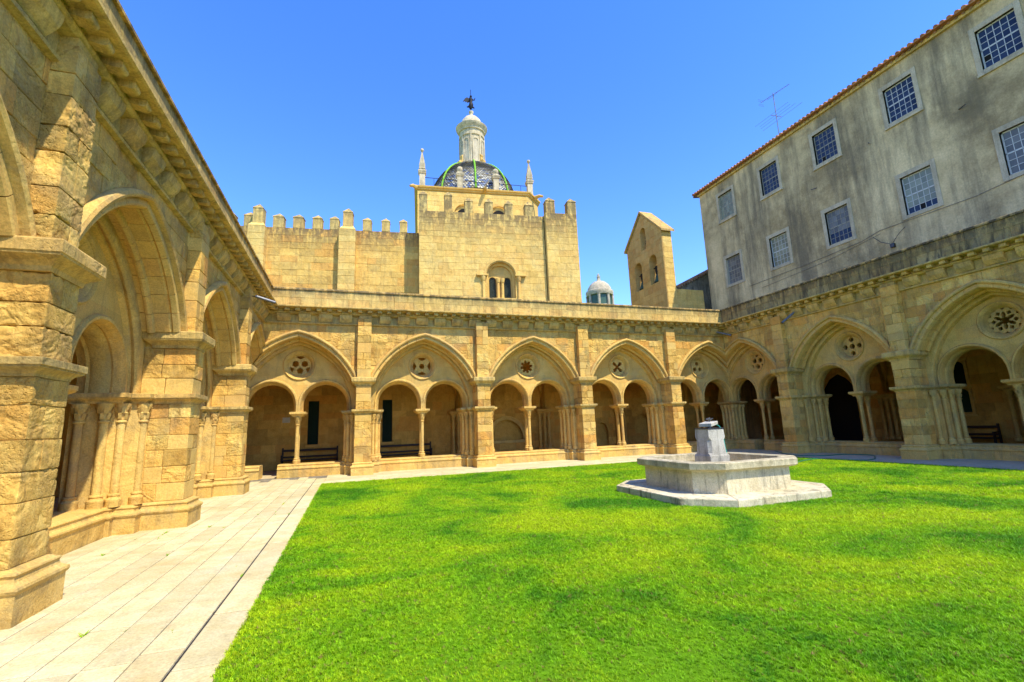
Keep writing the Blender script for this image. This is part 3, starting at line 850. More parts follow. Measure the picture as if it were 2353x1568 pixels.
    def runprof(name, prof, mat, parent, cl=0):
        """prof [(v,z)] swept along u, mitred at the corners"""
        m = MB(); vs = []
        for e, s, has in ((lo_e, -1, corner_lo is not None), (hi_e, 1, corner_hi is not None)):
            for v, z in prof: vs.append(T(e + (s * v if has else 0), v, z))
        n = len(prof); fs = [(i, n + i, n + (i + 1) % n, (i + 1) % n) for i in range(n)]
        m.add(vs, fs); o = m.build(name, mat, parent); fix_normals(o); return o
    o_c = runprof('cornice', [(.26, 5.72), (.20, 5.74), (.19, 5.78), (.24, 5.80), (.24, 6.08), (.10, 6.10), (.06, 6.13), (.05, 6.17), (.09, 6.20), (.09, 6.27), (-.21, 6.28), (-.24, 6.30), (-.24, 6.34), (-.14, 6.37), (-.03, 6.385), (.6, 6.385), (.6, 5.72)], M_ledge, th)
    # frieze blocks and corbels, one by one
    sp = .74; n = int((hi_e - lo_e - .3) / sp); ub = lo_e + ((hi_e - lo_e) - n * sp) / 2
    for i in range(n + 1):
        u = ub + i * sp
        hw_ = .23 + rnd.uniform(-.02, .02); pf = [(.21, 5.815), (.17, 5.86), (.10, 5.95), (.075, 6.03), (.07, 6.095), (.3, 6.095), (.3, 5.815)]
        vs = [T(u - hw_, v, z) for v, z in pf] + [T(u + hw_, v, z) for v, z in pf]; k = len(pf)
        fs = [(q, (q + 1) % k, k + (q + 1) % k, k + q) for q in range(k)] + [tuple(range(k)), tuple(range(2 * k - 1, k - 1, -1))]
        m = MB(); m.add(vs, fs); fix_normals(m.build('frieze_block', M_ledge, o_c, origin='c'))
    sp = .372; n = int((hi_e - lo_e - .1) / sp); ub = lo_e + ((hi_e - lo_e) - n * sp) / 2
    for i in range(n + 1):
        u = ub + i * sp; m = MB(); rr = .078 + rnd.uniform(-.008, .008); prof = []
        pts = [(-.13, 6.275)] + [(-.085 + .055 * cos(radians(a)), 6.215 + .052 * sin(radians(a))) for a in (150, 180, 215, 250, 290)] + [(.0, 6.18), (.09, 6.19), (.09, 6.275)]
        k = len(pts); vs = [T(u - rr, v, z) for v, z in pts] + [T(u + rr, v, z) for v, z in pts]
        m.add(vs, [(j, (j + 1) % k, k + (j + 1) % k, k + j) for j in range(k)] + [tuple(range(k)), tuple(range(2 * k - 1, k - 1, -1))])
        o = m.build('corbel', M_ledge, o_c, origin='c', smooth=True, sharp=50); fix_normals(o)
    # parapet: two courses of stones and a coping
    pm = MB(); wall_panel(bag, 'para', pm, [(lo_e + (.0 if corner_lo is not None else 0), 6.385), (hi_e, 6.385), (hi_e, 7.0), (lo_e, 7.0)], [], nW(-.005), .31, .5, 1.0, rnd, relief=.003, gap=.003, bev=.006, mat=mats['para'])
    o_pp = pm.build('parapet', mats['para'], th)
    bag.items = [(a, i, vs, fs, (o_pp if p == 'para' else p), m, s) for a, i, vs, fs, p, m, s in bag.items]
    runprof('coping', [(-.05, 7.0), (-.05, 7.05), (-.03, 7.075), (.30, 7.085), (.33, 7.05), (.33, 7.0)], mats['para'], o_pp)
    runprof('parapet_core', [(.02, 6.386), (.02, 6.998), (.3, 6.998), (.3, 6.386)], mats['para'], o_pp)
    bag.finish()
    return o_upper

def gallery(key, T, th, cells, v0=1.72, v1=5.35, ribs=True):
    """vaults over the walk: cells = [(u centre, half width)]"""
    vc = (v0 + v1) / 2; hv = (v1 - v0) / 2
    m = MB()
    for (uc, hu) in cells:
        nu, nv = 14, 12; vs = []; fs = []
        for i in range(nu + 1):
            for j in range(nv + 1):
                a = -1 + 2 * i / nu; b = -1 + 2 * j / nv
                za = sqrt(max(0, 1 - a * a)) ** .85; zb = sqrt(max(0, 1 - b * b)) ** .85
                vs.append(T(uc + a * hu, vc + b * hv, 2.55 + 3.15 * max(za, zb)))
        for i in range(nu):
            for j in range(nv):
                k = i * (nv + 1) + j; fs.append((k, k + 1, k + nv + 2, k + nv + 1))
        m.add(vs, fs)
    m.build('vault', M_inner, th, smooth=True, sharp=40)
    if ribs:
        r = MB()
        for (uc, hu) in cells:
            for e in (-1, 1):
                tube(r, [T(uc + e * hu, vc + hv * cos(pi * i / 16), 2.5 + 3.15 * sin(pi * i / 16) ** .85) for i in range(17)], .13, 6)
            for s in (-1, 1):
                tube(r, [T(uc + hu * cos(pi * i / 16), vc + s * hv * cos(pi * i / 16), 2.5 + 3.1 * sin(pi * i / 16) ** .85) for i in range(17)], .10, 6)
        r.build('vault_ribs', M_inner, th, smooth=True)

# ------------------------------------------------------------------ ground, paving, lawn
def sheet(name, x0, x1, y0, y1, z, mat):
    m = MB(); m.add([(x0, y0, z), (x1, y0, z), (x1, y1, z), (x0, y1, z)], [(0, 1, 2, 3)]); o = m.build(name, mat, None); o["kind"] = 'structure'; return o
sheet('ground', -400, 400, -400, 600, -.12, M_soil)
g = sheet('gallery_floor', -8.6, 25, -9, 25, -.012, M_pave2)
walk = MB(); pavement = thing('pavement', 'pale stone paving along the left arcade', 'paving', (-2.4, 8, 0)); del pavement["category"]; pavement["kind"] = 'structure'
rnd = random.Random(3)
rows = [-.84, -1.168]; x = -1.181
while x > -4.05: rows.append(x); x -= .305
pstones = Bag(pavement, M_pave, 300, 'slab'); prest = 0
edges = [(-.84, -1.168)] + [(rows[i], rows[i + 1]) for i in range(2, len(rows) - 1)]
for (xa, xb) in edges:
    y = 1.2 - rnd.random()
    while y < 18.6:
        L = rnd.uniform(.85, 1.35); e = y + L
        gp = .0035 + .0025 * rnd.random()
        ye = min(e, 19.95)
        vs, fs = cbox_mesh((xb + gp, y + gp * 1.8, -.05), (xa - gp, ye - gp * 1.8, .002 + rnd.uniform(-.0015, .0015)), .003, 0, None, rnd)
        pstones.add(vs, fs, pavement)
        y = e
pstones.finish()
m = MB(); m.add([(-4.05, -6, -.008), (-.84, -6, -.008), (-.84, 20.2, -.008), (-4.05, 20.2, -.008)], [(0, 1, 2, 3)]); m.build('bedding', M_oldwall, pavement)
m = MB(); m.box((-1.179, -2, -.03), (-1.170, 16.9, -.0045)); m.build('drain_slot', M_black, pavement)
# far walk and right walk, slabs joined: they recede too flat to part one by one
def slab_strip(name, x0, x1, y0, y1, along, w, lmin, lmax, mat):
    m = MB()
    a0, a1, b0, b1 = (x0, x1, y0, y1) if along == 'x' else (y0, y1, x0, x1)
    nb = max(1, round((b1 - b0) / w)); 
    for k in range(nb):
        p, q = b0 + (b1 - b0) * k / nb, b0 + (b1 - b0) * (k + 1) / nb; a = a0
        while a < a1 - .01:
            e = min(a1, a + rnd.uniform(lmin, lmax)); g_ = .002; zt = .001 + rnd.uniform(-.001, .001)
            A = (a + g_, p + g_, -.03); B = (e - g_, q - g_, zt)
            if along != 'x': A = (A[1], A[0], A[2]); B = (B[1], B[0], B[2])
            vs, fs = cbox_mesh(A, B, .003, 0, None, rnd); m.add(vs, fs); a = e
    o = m.build(name, mat, None); o["kind"] = 'structure'; return o
slab_strip('back_walk', -.84, 18.85, 16.56, 19.94, 'x', .5, .8, 1.5, M_pave)
slab_strip('right_walk', 16.3, 18.84, -6, 16.56, 'y', .6, .8, 1.4, M_pave2)
slab_strip('lawn_edging', 16.02, 16.3, -6, 16.56, 'y', .28, .9, 1.2, M_pave)
m = MB(); nx, ny = 60, 70; vs = []; fs = []
for i in range(nx + 1):
    for j in range(ny + 1):
        X = LAWN[0] + (LAWN[1] - LAWN[0]) * i / nx; Y = LAWN[2] + (LAWN[3] - LAWN[2]) * j / ny
        vs.append((X, Y, .006 + .012 * noise.noise(Vector((X * .8, Y * .8, 0)))))
for i in range(nx):
    for j in range(ny): k = i * (ny + 1) + j; fs.append((k, k + ny + 1, k + ny + 2, k + 1))
m.add(vs, fs); lawn = m.build('lawn', M_soil, None, origin=(0, 0, 0)); lawn["kind"] = 'structure'

# ------------------------------------------------------------------ cloister wings
mats_b = dict(stone=M_gold, base=M_mould, para=M_para)
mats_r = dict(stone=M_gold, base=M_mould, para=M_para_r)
arc_b = thing('cloister_arcade', 'sunlit golden arcade across the back of the court, with five pointed bays', 'arcade', (7.45, YB, 0), 'cloister arcades round the lawn')
arc_l = thing('cloister_arcade', 'close left arcade with eroded buttresses, seen at a steep angle', 'arcade', (XL, 9, 0), 'cloister arcades round the lawn')
arc_r = thing('cloister_arcade', 'shaded right arcade under the grey building, with a star tracery window', 'arcade', (XR, 9, 0), 'cloister arcades round the lawn')
WPOS[arc_b.name] = Vector(arc_b.location)
B_BAYS = [-2.0 + PITCH * k for k in range(5)]; B_P = [.385 + PITCH * k for k in range(4)]
build_wing('back', T_back, arc_b, B_BAYS, ['penta', 'four', 'rosette', 'cross', 'three'], 0, 0, XL, XR, False, mats_b, pier_us=B_P, seed=11, doors=[(-3.22, -2.62)])
L_BAYS = [18.05 - PITCH * k for k in range(4)]; L_P = [15.665 - PITCH * k for k in range(4)]
build_wing('left', T_left, arc_l, L_BAYS, ['quatre', 'three', 'four', 'rosette'], -4.5, 0, None, YB, True, mats_b, pier_us=L_P, seed=12, rough_piers=(2,))
R_BAYS = [-(18.18 - PITCH * k) for k in range(4)]; R_P = [-(15.8 - PITCH * k) for k in range(4)]
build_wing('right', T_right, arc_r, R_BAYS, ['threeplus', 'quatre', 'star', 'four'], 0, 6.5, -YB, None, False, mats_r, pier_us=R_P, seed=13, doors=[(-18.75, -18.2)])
gallery('back', T_back, arc_b, [(b, PITCH / 2) for b in B_BAYS] + [(XL - 3.0, 1.45), (XR + 3.05, 1.35)])
gallery('left', T_left, arc_l, [(b, PITCH / 2) for b in L_BAYS])
gallery('right', T_right, arc_r, [(b, PITCH / 2) for b in R_BAYS], 1.72, 6.4)
# roofs of the walks (flat stone terraces)
for th, a, b_ in ((arc_b, (-8.6, YB + .62, 5.95), (XR + 6.9, YB + 5.6, 6.5)), (arc_l, (-8.6, -4.5, 5.95), (XL - .62, YB + .61, 6.5)), (arc_r, (XR + .62, -6.5, 5.95), (XR + 6.9, YB + .61, 6.5))):
    m = MB(); m.box(a, b_); m.build('terrace', M_oldwall, th)
m = MB(); m.box((-8.6, -4.8, 0), (XL - .3, -4.5, 6)); m.build('end_wall', M_inner, arc_l)  # unseen cap, added to keep light out of the open gallery end
m = MB(); m.box((XR + .3, -6.8, 0), (XR + 6.9, -6.5, 6)); m.build('end_wall', M_inner, arc_r)  # added cap out of view, stops light leaking into the right gallery
m = MB(); m.box((XR + .3, -6.5, 0), (XR + 1.2, 1.0, 6)); m.build('end_wall', M_inner, arc_r)

# inner walls of the galleries
YI, XIL, XIR = YB + 5.35, XL - 5.35, 24.3
iw = thing('gallery_wall', 'inner stone wall of the back gallery behind the arches, with slit windows and a tomb niche', 'wall', (7, YI, 0))
mb_ = MB(); bagI = Bag(iw, M_inner, 260)
TI = lambda u, n, z: (u, YI - n, z)
def archhole(c, w, z0, zs_, n=10, pt=0):
    return [(c - w, z0), (c + w, z0)] + [(c + w * cos(pi * i / n), zs_ + w * sin(pi * i / n) * (1 + pt)) for i in range(n + 1)]
wins_i = [(-1.74, .235, 1.08, 3.10), (1.64, .235, 1.05, 3.10)]
holesI = [[(a - w, z0), (a + w, z0), (a + w, z1), (a - w, z1)] for a, w, z0, z1 in wins_i] + [archhole(7.8, .95, .86, .90, 12, .1), archhole(16.2, .5, .9, 1.5, 10), archhole(13.5, .4, .0, 1.2, 4)]
wall_panel(bagI, None, mb_, [(XIL, 0), (XIR, 0), (XIR, 5.9), (XIL, 5.9)], holesI, TI, .36, .45, .95, random.Random(5), gap=.003, bev=.006, relief=.005)
o_ = mb_.build('mortar', M_inner, iw); bagI.items = [(a, i, v, f, iw, m_, s) for a, i, v, f, p, m_, s in bagI.items]; bagI.finish()
m = MB(); m.box((XIL, YI + .35, 0), (XIR, YI + .6, 6)); m.build('wall_core', M_inner, iw)
for (a, w, z0, z1) in wins_i:
    m = MB(); m.box((a - w, YI + .12, z0), (a + w, YI + .14, z1)); o = m.build('leaded_window', M_glass_dark, iw)
    l = MB(); sp = .075; n = 0
    zz = z0 - 2 * w
    while zz < z1:
        for s in (-1, 1):
            p0 = Vector((a - w, YI + .115, zz if s > 0 else zz + 2 * w)); p1 = Vector((a + w, YI + .115, zz + 2 * w if s > 0 else zz))
            if min(p0.z, p1.z) > z0 and max(p0.z, p1.z) < z1: tube(l, [p0, p1], .004, 4)
        zz += sp * 1.6
    l.build('lead_came', M_metal, o)
    s_ = MB(); vs, fs = cbox_mesh((a - w - .08, YI - .03, z0 - .12), (a + w + .08, YI + .1, z0 - .004), .01); s_.add(vs, fs); s_.build('window_sill', M_gold_s, o)
# responds on the inner wall
for u in B_P:
    m = MB()
    for du in (-.26, 0, .26): small_col(m, (u + du, 5.20 - .06 * (du == 0)), T_back, .075, .3)
    moulded(m, [(u - .48, 4.98), (u + .48, 4.98), (u + .48, 5.36), (u - .48, 5.36)], ABAC_PROF, T_back)
    moulded(m, [(u - .45, 4.98), (u + .45, 4.98), (u + .45, 5.36), (u - .45, 5.36)], [(0, 0), (.28, 0), (.32, -.04)], T_back)
    m.build('respond', M_gold_s, iw, smooth=True)
m = MB(); vs_, n = [], 14
for k in range(n + 1):
    a = pi * k / n
    for r_, dy in ((.93, -.04), (1.10, -.04), (1.12, .0), (.95, .06)): vs_.append((7.8 + r_ * cos(a), YI + dy, .90 + r_ * sin(a) * 1.1))
m.add(vs_, [(k * 4 + i, k * 4 + (i + 1) % 4, (k + 1) * 4 + (i + 1) % 4, (k + 1) * 4 + i) for k in range(n) for i in range(4)])
o = m.build('niche_arch', M_gold_s, iw, smooth=True); fix_normals(o)
m = MB(); vs, fs = cbox_mesh((6.8, YI - .06, .70), (8.8, YI + .2, .86), .02); m.add(vs, fs); m.build('niche_sill', M_gold_s, iw)
pq = MB(); vs, fs = cbox_mesh((-3.06, YI - .02, 2.12), (-2.74, YI - .002, 2.36), .004); pq.add(vs, fs)
tag(pq.build('wall_plaque', M_plaque, None), 'small pale rectangular plaque on the gallery wall left of the slit window', 'plaque')

iwr = thing('gallery_wall', 'dark inner wall of the right gallery with a black doorway and a two tier window', 'wall', (XIR, 10, 0))
mb_ = MB(); bagR = Bag(iwr, M_inner, 200)
TR = lambda u, n, z: (XIR - n, -u, z)
hr = [[(-19.0, .0), (-17.3, .0), (-17.3, 2.9), (-17.7, 3.4), (-18.1, 3.65), (-18.6, 3.4), (-19.0, 2.9)], archhole(-12.85, .22, 1.45, 2.2), archhole(-12.85, .22, 2.6, 3.35)]
wall_panel(bagR, None, mb_, [(-YI, 0), (6.5, 0), (6.5, 5.9), (-YI, 5.9)], hr, TR, .38, .5, 1.0, random.Random(6), gap=.003, bev=.006, relief=.005)
mb_.build('mortar', M_inner, iwr); bagR.items = [(a, i, v, f, iwr, m_, s) for a, i, v, f, p, m_, s in bagR.items]; bagR.finish()
m = MB(); m.box((XIR + .5, -6.5, 0), (XIR + .8, YI, 6)); m.build('wall_core', M_door, iwr)
m = MB(); m.box((XIR + .2, 17.1, 0.02), (XIR + .3, 19.2, 3.9)); m.build('door_leaf', M_door, iwr)
for z0, z1 in ((1.4, 2.45), (2.55, 3.6)):
    m = MB(); m.box((XIR + .1, 12.6, z0), (XIR + .12, 13.1, z1)); m.build('dark_window', M_glass_dark, iwr)
m = MB()
for a, b_ in (((12.50, 1.3), (12.62, 3.6)), ((13.08, 1.3), (13.20, 3.6))):
    vs, fs = cbox_mesh((XIR - .04, a[0], a[1]), (XIR + .06, b_[0], b_[1]), .012); m.add(vs, fs)
for za in (1.28, 2.44, 3.6): vs, fs = cbox_mesh((XIR - .045, 12.45, za), (XIR + .06, 13.25, za + .1), .012); m.add(vs, fs)
m.build('window_surround', M_mould, iwr)
for u in R_P:
    m = MB()
    for du in (-.26, 0, .26): small_col(m, (u + du, XIR - XR - .15), T_right, .075, .3)
    v_ = XIR - XR
    moulded(m, [(u - .48, v_ - .37), (u + .48, v_ - .37), (u + .48, v_), (u - .48, v_)], ABAC_PROF, T_right)
    m.build('respond', M_gold_s, iwr, smooth=True)
iwl = thing('gallery_wall', 'shadowed inner wall of the left gallery behind the near buttresses', 'wall', (XIL, 8, 0))
mb_ = MB(); bagL = Bag(iwl, M_inner, 60)
wall_panel(bagL, None, mb_, [(-4.5, 0), (YI, 0), (YI, 5.9), (-4.5, 5.9)], [], lambda u, n, z: (XIL + n, u, z), .38, .6, 1.1, random.Random(8))
mb_.build('mortar', M_inner, iwl); bagL.items = [(a, i, v, f, iwl, m_, s) for a, i, v, f, p, m_, s in bagL.items]; bagL.finish()
m = MB(); m.box((XIL - .5, -4.5, 0), (XIL - .2, YI + .6, 6)); m.build('wall_core', M_inner, iwl)

# benches in the galleries
def bench(label, x0, x1, y, T=lambda x, y, z: (x, y, z)):
    t = thing('wooden_bench', label, 'bench', T((x0 + x1) / 2, y, 0), 'wooden benches in the gallery')
    def pc(name, a, b): m = MB(); vs, fs = cbox_mesh(a, b, .006, 0, T); m.add(vs, fs); m.build(name, M_wood, t)
    pc('seat', (x0, y - .42, .40), (x1, y - .02, .45))
    pc('back_rail', (x0, y - .05, .80), (x1, y - .01, .90)); pc('back_rail', (x0, y - .05, .52), (x1, y - .01, .60))
    for x in (x0, x1 - .07):
        pc('end_post', (x, y - .07, 0), (x + .07, y, .98)); pc('leg', (x, y - .42, 0), (x + .07, y - .35, .66)); pc('arm', (x, y - .44, .62), (x + .07, y - .04, .67))
    pc('stretcher', (x0, y - .25, .14), (x1, y - .2, .2))
bench('dark wooden bench under the slit window in the leftmost bay of the back arcade', -3.0, -.6, YI - .12)
bench('dark wooden bench in the second bay of the back arcade, right of the slit window', 1.26, 3.76, YI - .12)
bench('dark wooden bench under the two tier window in the right gallery', -13.4, -11.8, YI - .12, lambda x, y, z: (XIR - (YI - .0 - y), -x, z))

# ------------------------------------------------------------------ cathedral
CA = radians(-7.5); P0 = Vector((8, 25.5, 0)); DX = Vector((cos(CA), sin(CA), 0)); DN = Vector((-sin(CA), cos(CA), 0))
cath = thing('cathedral', 'pale yellow battlemented cathedral with tiled dome rising behind the back arcade', 'church', tuple(P0))
def CT(off): return lambda u, n, z: tuple(P0 + DX * u + DN * (off - n) + Vector((0, 0, z)))
def C3(u, v, z): return tuple(P0 + DX * u + DN * v + Vector((0, 0, z)))
bagC = Bag(cath, M_trans, 298); rnd = random.Random(21)
mc_ = MB()
win = archhole(.16, .86, 9.0, 10.35, 14)
wall_panel(bagC, 'tr', mc_, [(-4.6, 7.5), (2.95, 7.5), (2.95, 14.25), (-4.6, 14.25)], [win], CT(0), .40, .45, 1.0, rnd, gap=.005, bev=.01, relief=.004)
o_tr = mc_.build('transept_wall', M_trans, cath)
m = MB(); m.box((-4.6, .62, 7), (5.0, 8, 14.0), C3); m.build('transept_core', M_church, cath)
m = MB(); m.box((-4.58, .03, 7), (-4.40, 1.3, 14.24), C3); m.box((4.8, .03, 7), (4.99, 4, 14.3), C3); m.box((-4.6, .03, 14.0), (5.0, .62, 14.24), C3); m.build('transept_return', M_church, cath)
# right buttress strip
mbt = MB(); wall_panel(bagC, 'tr', mbt, [(3.0, 7.5), (5.0, 7.5), (5.0, 14.38), (3.0, 14.38)], [], CT(.0 - .28 + 0), .40, .45, .9, rnd, gap=.005, bev=.01, relief=.004)
mbt.box((3.0, -.26, 7.5), (5.0, .5, 14.37), C3); mbt.build('corner_buttress', M_church, cath)
def merlon(u0, u1, v0, v1, z0, z1, cap=.34, mat=M_church_top):
    z1 += .2 if z0 > 14 else .12
    m = MB(); uc, vc = (u0 + u1) / 2, (v0 + v1) / 2
    vs, fs = cbox_mesh((u0, v0, z0), (u1, v1, z1), .015, .008, C3, rnd); m.add(vs, fs)
    e = .018; vs, fs = [C3(u0 - e, v0 - e, z1), C3(u1 + e, v0 - e, z1), C3(u1 + e, v1 + e, z1), C3(u0 - e, v1 + e, z1), C3(u0 - e, v0 - e, z1 + .04), C3(u1 + e, v0 - e, z1 + .04), C3(u1 + e, v1 + e, z1 + .04), C3(u0 - e, v1 + e, z1 + .04), C3(uc, vc, z1 + .04 + cap)], [(0, 3, 2, 1), (0, 1, 5, 4), (1, 2, 6, 5), (2, 3, 7, 6), (3, 0, 4, 7), (4, 5, 8), (5, 6, 8), (6, 7, 8), (7, 4, 8)]
    m.add(vs, fs); return m.build('merlon', mat, cath, origin='c')
for (a, b_, zt) in ((-4.57, -4.12, 15.05), (-3.10, -2.65, 15.08), (-1.89, -1.42, 14.78), (-.67, -.19, 14.78), (.56, 1.05, 14.72), (1.80, 2.30, 14.72)):
    merlon(a, b_, .02, .48, 14.24, zt)
merlon(3.06, 3.64, -.24, .3, 14.38, 14.98); merlon(4.45, 5.02, -.24, .3, 14.38, 14.98)
for v in (1.6, 2.9, 4.2): merlon(4.5, 4.97, v, v + .45, 14.0, 14.75)
# window of the transept: recessed twin lancet under a round arch
m = MB(); vs_ = []; n = 16
for k in range(n + 1):
    a = pi * k / n
    for r_, v_ in ((.86, .0), (.86, .22), (.72, .26), (.72, .5)): vs_.append(C3(.16 + r_ * cos(a), v_, 10.35 + r_ * sin(a)))
m.add(vs_, [(k * 4 + i, k * 4 + i + 1, (k + 1) * 4 + i + 1, (k + 1) * 4 + i) for k in range(n) for i in range(3)])
for s in (-1, 1):
    for (ra, va, rb, vb) in ((.86, 0, .86, .22), (.86, .22, .72, .26), (.72, .26, .72, .5)):
        m.add([C3(.16 + s * ra, va, 9.0), C3(.16 + s * rb, vb, 9.0), C3(.16 + s * rb, vb, 10.35), C3(.16 + s * ra, va, 10.35)], [(0, 1, 2, 3)])
o_w = m.build('twin_window', M_gold_s, cath); fix_normals(o_w)
m = MB(); lan = [archhole(-.29, .21, 9.08, 10.18, 10), archhole(.61, .21, 9.08, 10.18, 10)]
plate(m, archhole(.16, .74, 9.0, 10.35, 16), lan, CT(.42), -.1, 0); m.build('window_wall', M_gold_s, o_w)
m = MB(); m.box((-.55, .50, 9.0), (.87, .505, 10.6), C3); o_g = m.build('window_glass', M_glass_dark, o_w)
l = MB()
for c_ in (-.29, .61):
    z_ = 9.0
    while z_ < 10.5:
        for s in (-1, 1): tube(l, [C3(c_ - .21, .49, z_ if s > 0 else z_ + .3), C3(c_ + .21, .49, z_ + .3 if s > 0 else z_)], .010, 4)
        z_ += .15
l.build('window_lattice', M_silver, o_w)
for c_ in (.03, .29):
    m = MB(); lathe(m, (c_, .33), [(.12, 9.02), (.12, 9.08), (.085, 9.14), (.085, 10.0), (.11, 10.02), (.15, 10.2), (.15, 10.28)], 12, C3); m.build('window_column', M_gold_s, o_w, smooth=True)
for s in (-1, 1):
    u = .16 + s * 1.06; m = MB(); lathe(m, (u, -.05), [(.12, 8.9), (.085, 9.0), (.085, 10.0), (.11, 10.02), (.16, 10.2), (.16, 10.28)], 12, C3)
    vs, fs = cbox_mesh((u - .42 if s < 0 else u - .24, -.22, 10.28), (u + .24 if s < 0 else u + .42, .1, 10.40), .02, 0, C3); m.add(vs, fs); m.build('window_column', M_gold_s, o_w, smooth=True)
m = MB(); vs_ = []; n = 16
for k in range(n + 1):
    a = pi * k / n
    for r_, v_ in ((.90, -.05), (1.02, -.05), (1.04, .02), (.88, .02)): vs_.append(C3(.16 + r_ * cos(a), v_, 10.38 + r_ * sin(a)))
m.add(vs_, [(k * 4 + i, k * 4 + (i + 1) % 4, (k + 1) * 4 + (i + 1) % 4, (k + 1) * 4 + i) for k in range(n) for i in range(4)])
o = m.build('window_hood', M_church, o_w); fix_normals(o)
# nave wall
mn = MB(); bagN = Bag(cath, M_nave, 0)
wall_panel(bagC, 'nv', mn, [(-19, 7.5), (-4.62, 7.5), (-4.62, 13.38), (-19, 13.38)], [], CT(1.3), .42, .5, 1.15, rnd, gap=.005, bev=.01, relief=.008, mat=M_nave)
o_nv = mn.build('nave_wall', M_nave, cath)
m = MB(); m.box((-19, 1.36, 7), (-4.4, 3, 13.37), C3); m.build('nave_core', M_nave, cath)
for (a, b_) in ((-9.16, -8.24), (-14.02, -13.12)):
    m = MB(); zs = courses_for(7.5, 13.25, .42, rnd)
    for i in range(len(zs) - 1):
        vs, fs = cbox_mesh((a, .78, zs[i] + .004), (b_, 1.4, zs[i + 1] - .004), .012, .004, C3, rnd); bagC.add(vs, fs, 'nv', M_trans)
    moulded(m, [(a, .78), (b_, .78), (b_, 1.4), (a, 1.4)], [(13.25, 0), (13.5, -.17)], C3); m.build('nave_buttress', M_church, cath)
    merlon((a + b_) / 2 - .27, (a + b_) / 2 + .27, .9, 1.45, 13.45, 14.2)
for (a, b_) in ((-12.88, -12.3), (-11.8, -11.23), (-10.73, -10.2), (-9.77, -9.26), (-7.9, -7.4), (-6.81, -6.33), (-5.76, -5.3), (-14.42, -13.87), (-15.4, -14.9), (-16.4, -15.9), (-17.4, -16.9)):
    merlon(a, b_, 1.3, 1.8, 13.38, 13.90, .28)
bagC.items = [(a, i, v, f, {'tr': o_tr, 'nv': o_nv}.get(p, p), m_, s) for a, i, v, f, p, m_, s in bagC.items]; bagC.finish()
# crossing tower (octagonal corners), cornice, arches
def ctower():
    off = 5.0
    P = [(-4.7, off), (3.3, off), (4.35, off + 1.3), (4.35, off + 8), (-4.7, off + 8)]
    m = MB(); moulded(m, P, [(12.5, 0), (18.15, 0), (18.2, .1), (18.3, .12), (18.34, .2), (18.44, .22), (18.50, .1)], C3)
    o = m.build('crossing_tower', M_church, cath)
    mt = MB(); bg_ = None
    wall_panel(None, None, mt, [(-4.7, 12.6), (3.3, 12.6), (3.3, 18.12), (-4.7, 18.12)], [archhole(-1.47, .75, 12.7, 16.55), archhole(1.05, .75, 12.7, 16.55)], CT(off - .05), .38, .5, 1.0, rnd, gap=.004, bev=.008)
    q = mt.build('tower_facing', M_church, o); q["kind"] = 'stuff'
    for c_ in (-1.47, 1.05):
        m = MB(); vs_ = []; n = 14
        for k in range(n + 1):
            a = pi * k / n
            for r_, v_ in ((.68, -.16), (.80, -.16), (.84, -.10), (.68, -.05)): vs_.append(C3(c_ + r_ * cos(a), off + v_, 16.5 + r_ * sin(a)))
        m.add(vs_, [(k * 4 + i, k * 4 + (i + 1) % 4, (k + 1) * 4 + (i + 1) % 4, (k + 1) * 4 + i) for k in range(n) for i in range(4)])
        q = m.build('tower_arch', M_gold_s, o); fix_normals(q)
        m = MB(); plate(m, archhole(c_, .5, 15.2, 16.4), [], CT(off - .052), 0, .003); m.build('tower_opening', M_dark, o)
    # gargoyles
    for u, v, du, dv in ((-4.75, off - .1, -.45, -.25), (3.9, off + .4, .55, -.35), (.05, off - .2, 0, -.45)):
        m = MB(); tube(m, [C3(u, v, 18.3), C3(u + du * .6, v + dv * .6, 18.36), C3(u + du, v + dv, 18.26)], [.15, .12, .09], 8); m.build('gargoyle', M_mould, o)
    return o
o_ct = ctower()
def pinnacle(u, v, z0, kind):
    m = MB(); s = .20
    moulded(m, [(u - s, v - s), (u + s, v - s), (u + s, v + s), (u - s, v + s)], [(z0, .03), (z0 + .08, .03), (z0 + .09, 0), (z0 + 1.0, 0), (z0 + 1.02, .05), (z0 + 1.12, .06), (z0 + 1.16, .09), (z0 + 1.24, .09), (z0 + 1.27, 0), (z0 + 1.38, -.02)], C3)
    if kind == 'spire':
        moulded(m, [(u - s, v - s), (u + s, v - s), (u + s, v + s), (u - s, v + s)], [(z0 + 1.38, .02), (z0 + 1.42, .03), (z0 + 1.60, .0), (z0 + 1.64, .02), (z0 + 2.75, -.165)], C3)
        lathe(m, (u, v), [(.05, z0 + 2.7), (.06, z0 + 2.78), (.12, z0 + 2.84), (.135, z0 + 2.92), (.11, z0 + 3.0), (.03, z0 + 3.04)], 12, C3)
        o = m.build('pinnacle', M_pale, cath, smooth=True, sharp=40)
    else:
        lathe(m, (u, v), [(.10, z0 + 1.36), (.14, z0 + 1.42), (.20, z0 + 1.52), (.225, z0 + 1.62), (.20, z0 + 1.73), (.12, z0 + 1.82), (.02, z0 + 1.85)], 14, C3)
        o = m.build('ball_finial', M_pale, cath, smooth=True, sharp=40)
    return o
pinnacle(-4.36, 5.25, 18.5, 'spire'); pinnacle(3.62, 5.7, 18.5, 'spire'); pinnacle(-1.67, 5.3, 18.5, 'ball'); pinnacle(.97, 5.3, 18.5, 'ball')
m = MB()
tube(m, [C3(-4.2, 5.25, 19.30), C3(3.5, 5.6, 19.30)], .022, 6)
for u in (-3.53, -2.6, -.4, .3, 2.2, 2.9): tube(m, [C3(u, 5.25 + .045 * (u + 4.2), 18.5), C3(u, 5.25 + .045 * (u + 4.2), 19.3)], .018, 5)
m.build('guard_rail', M_iron, cath)
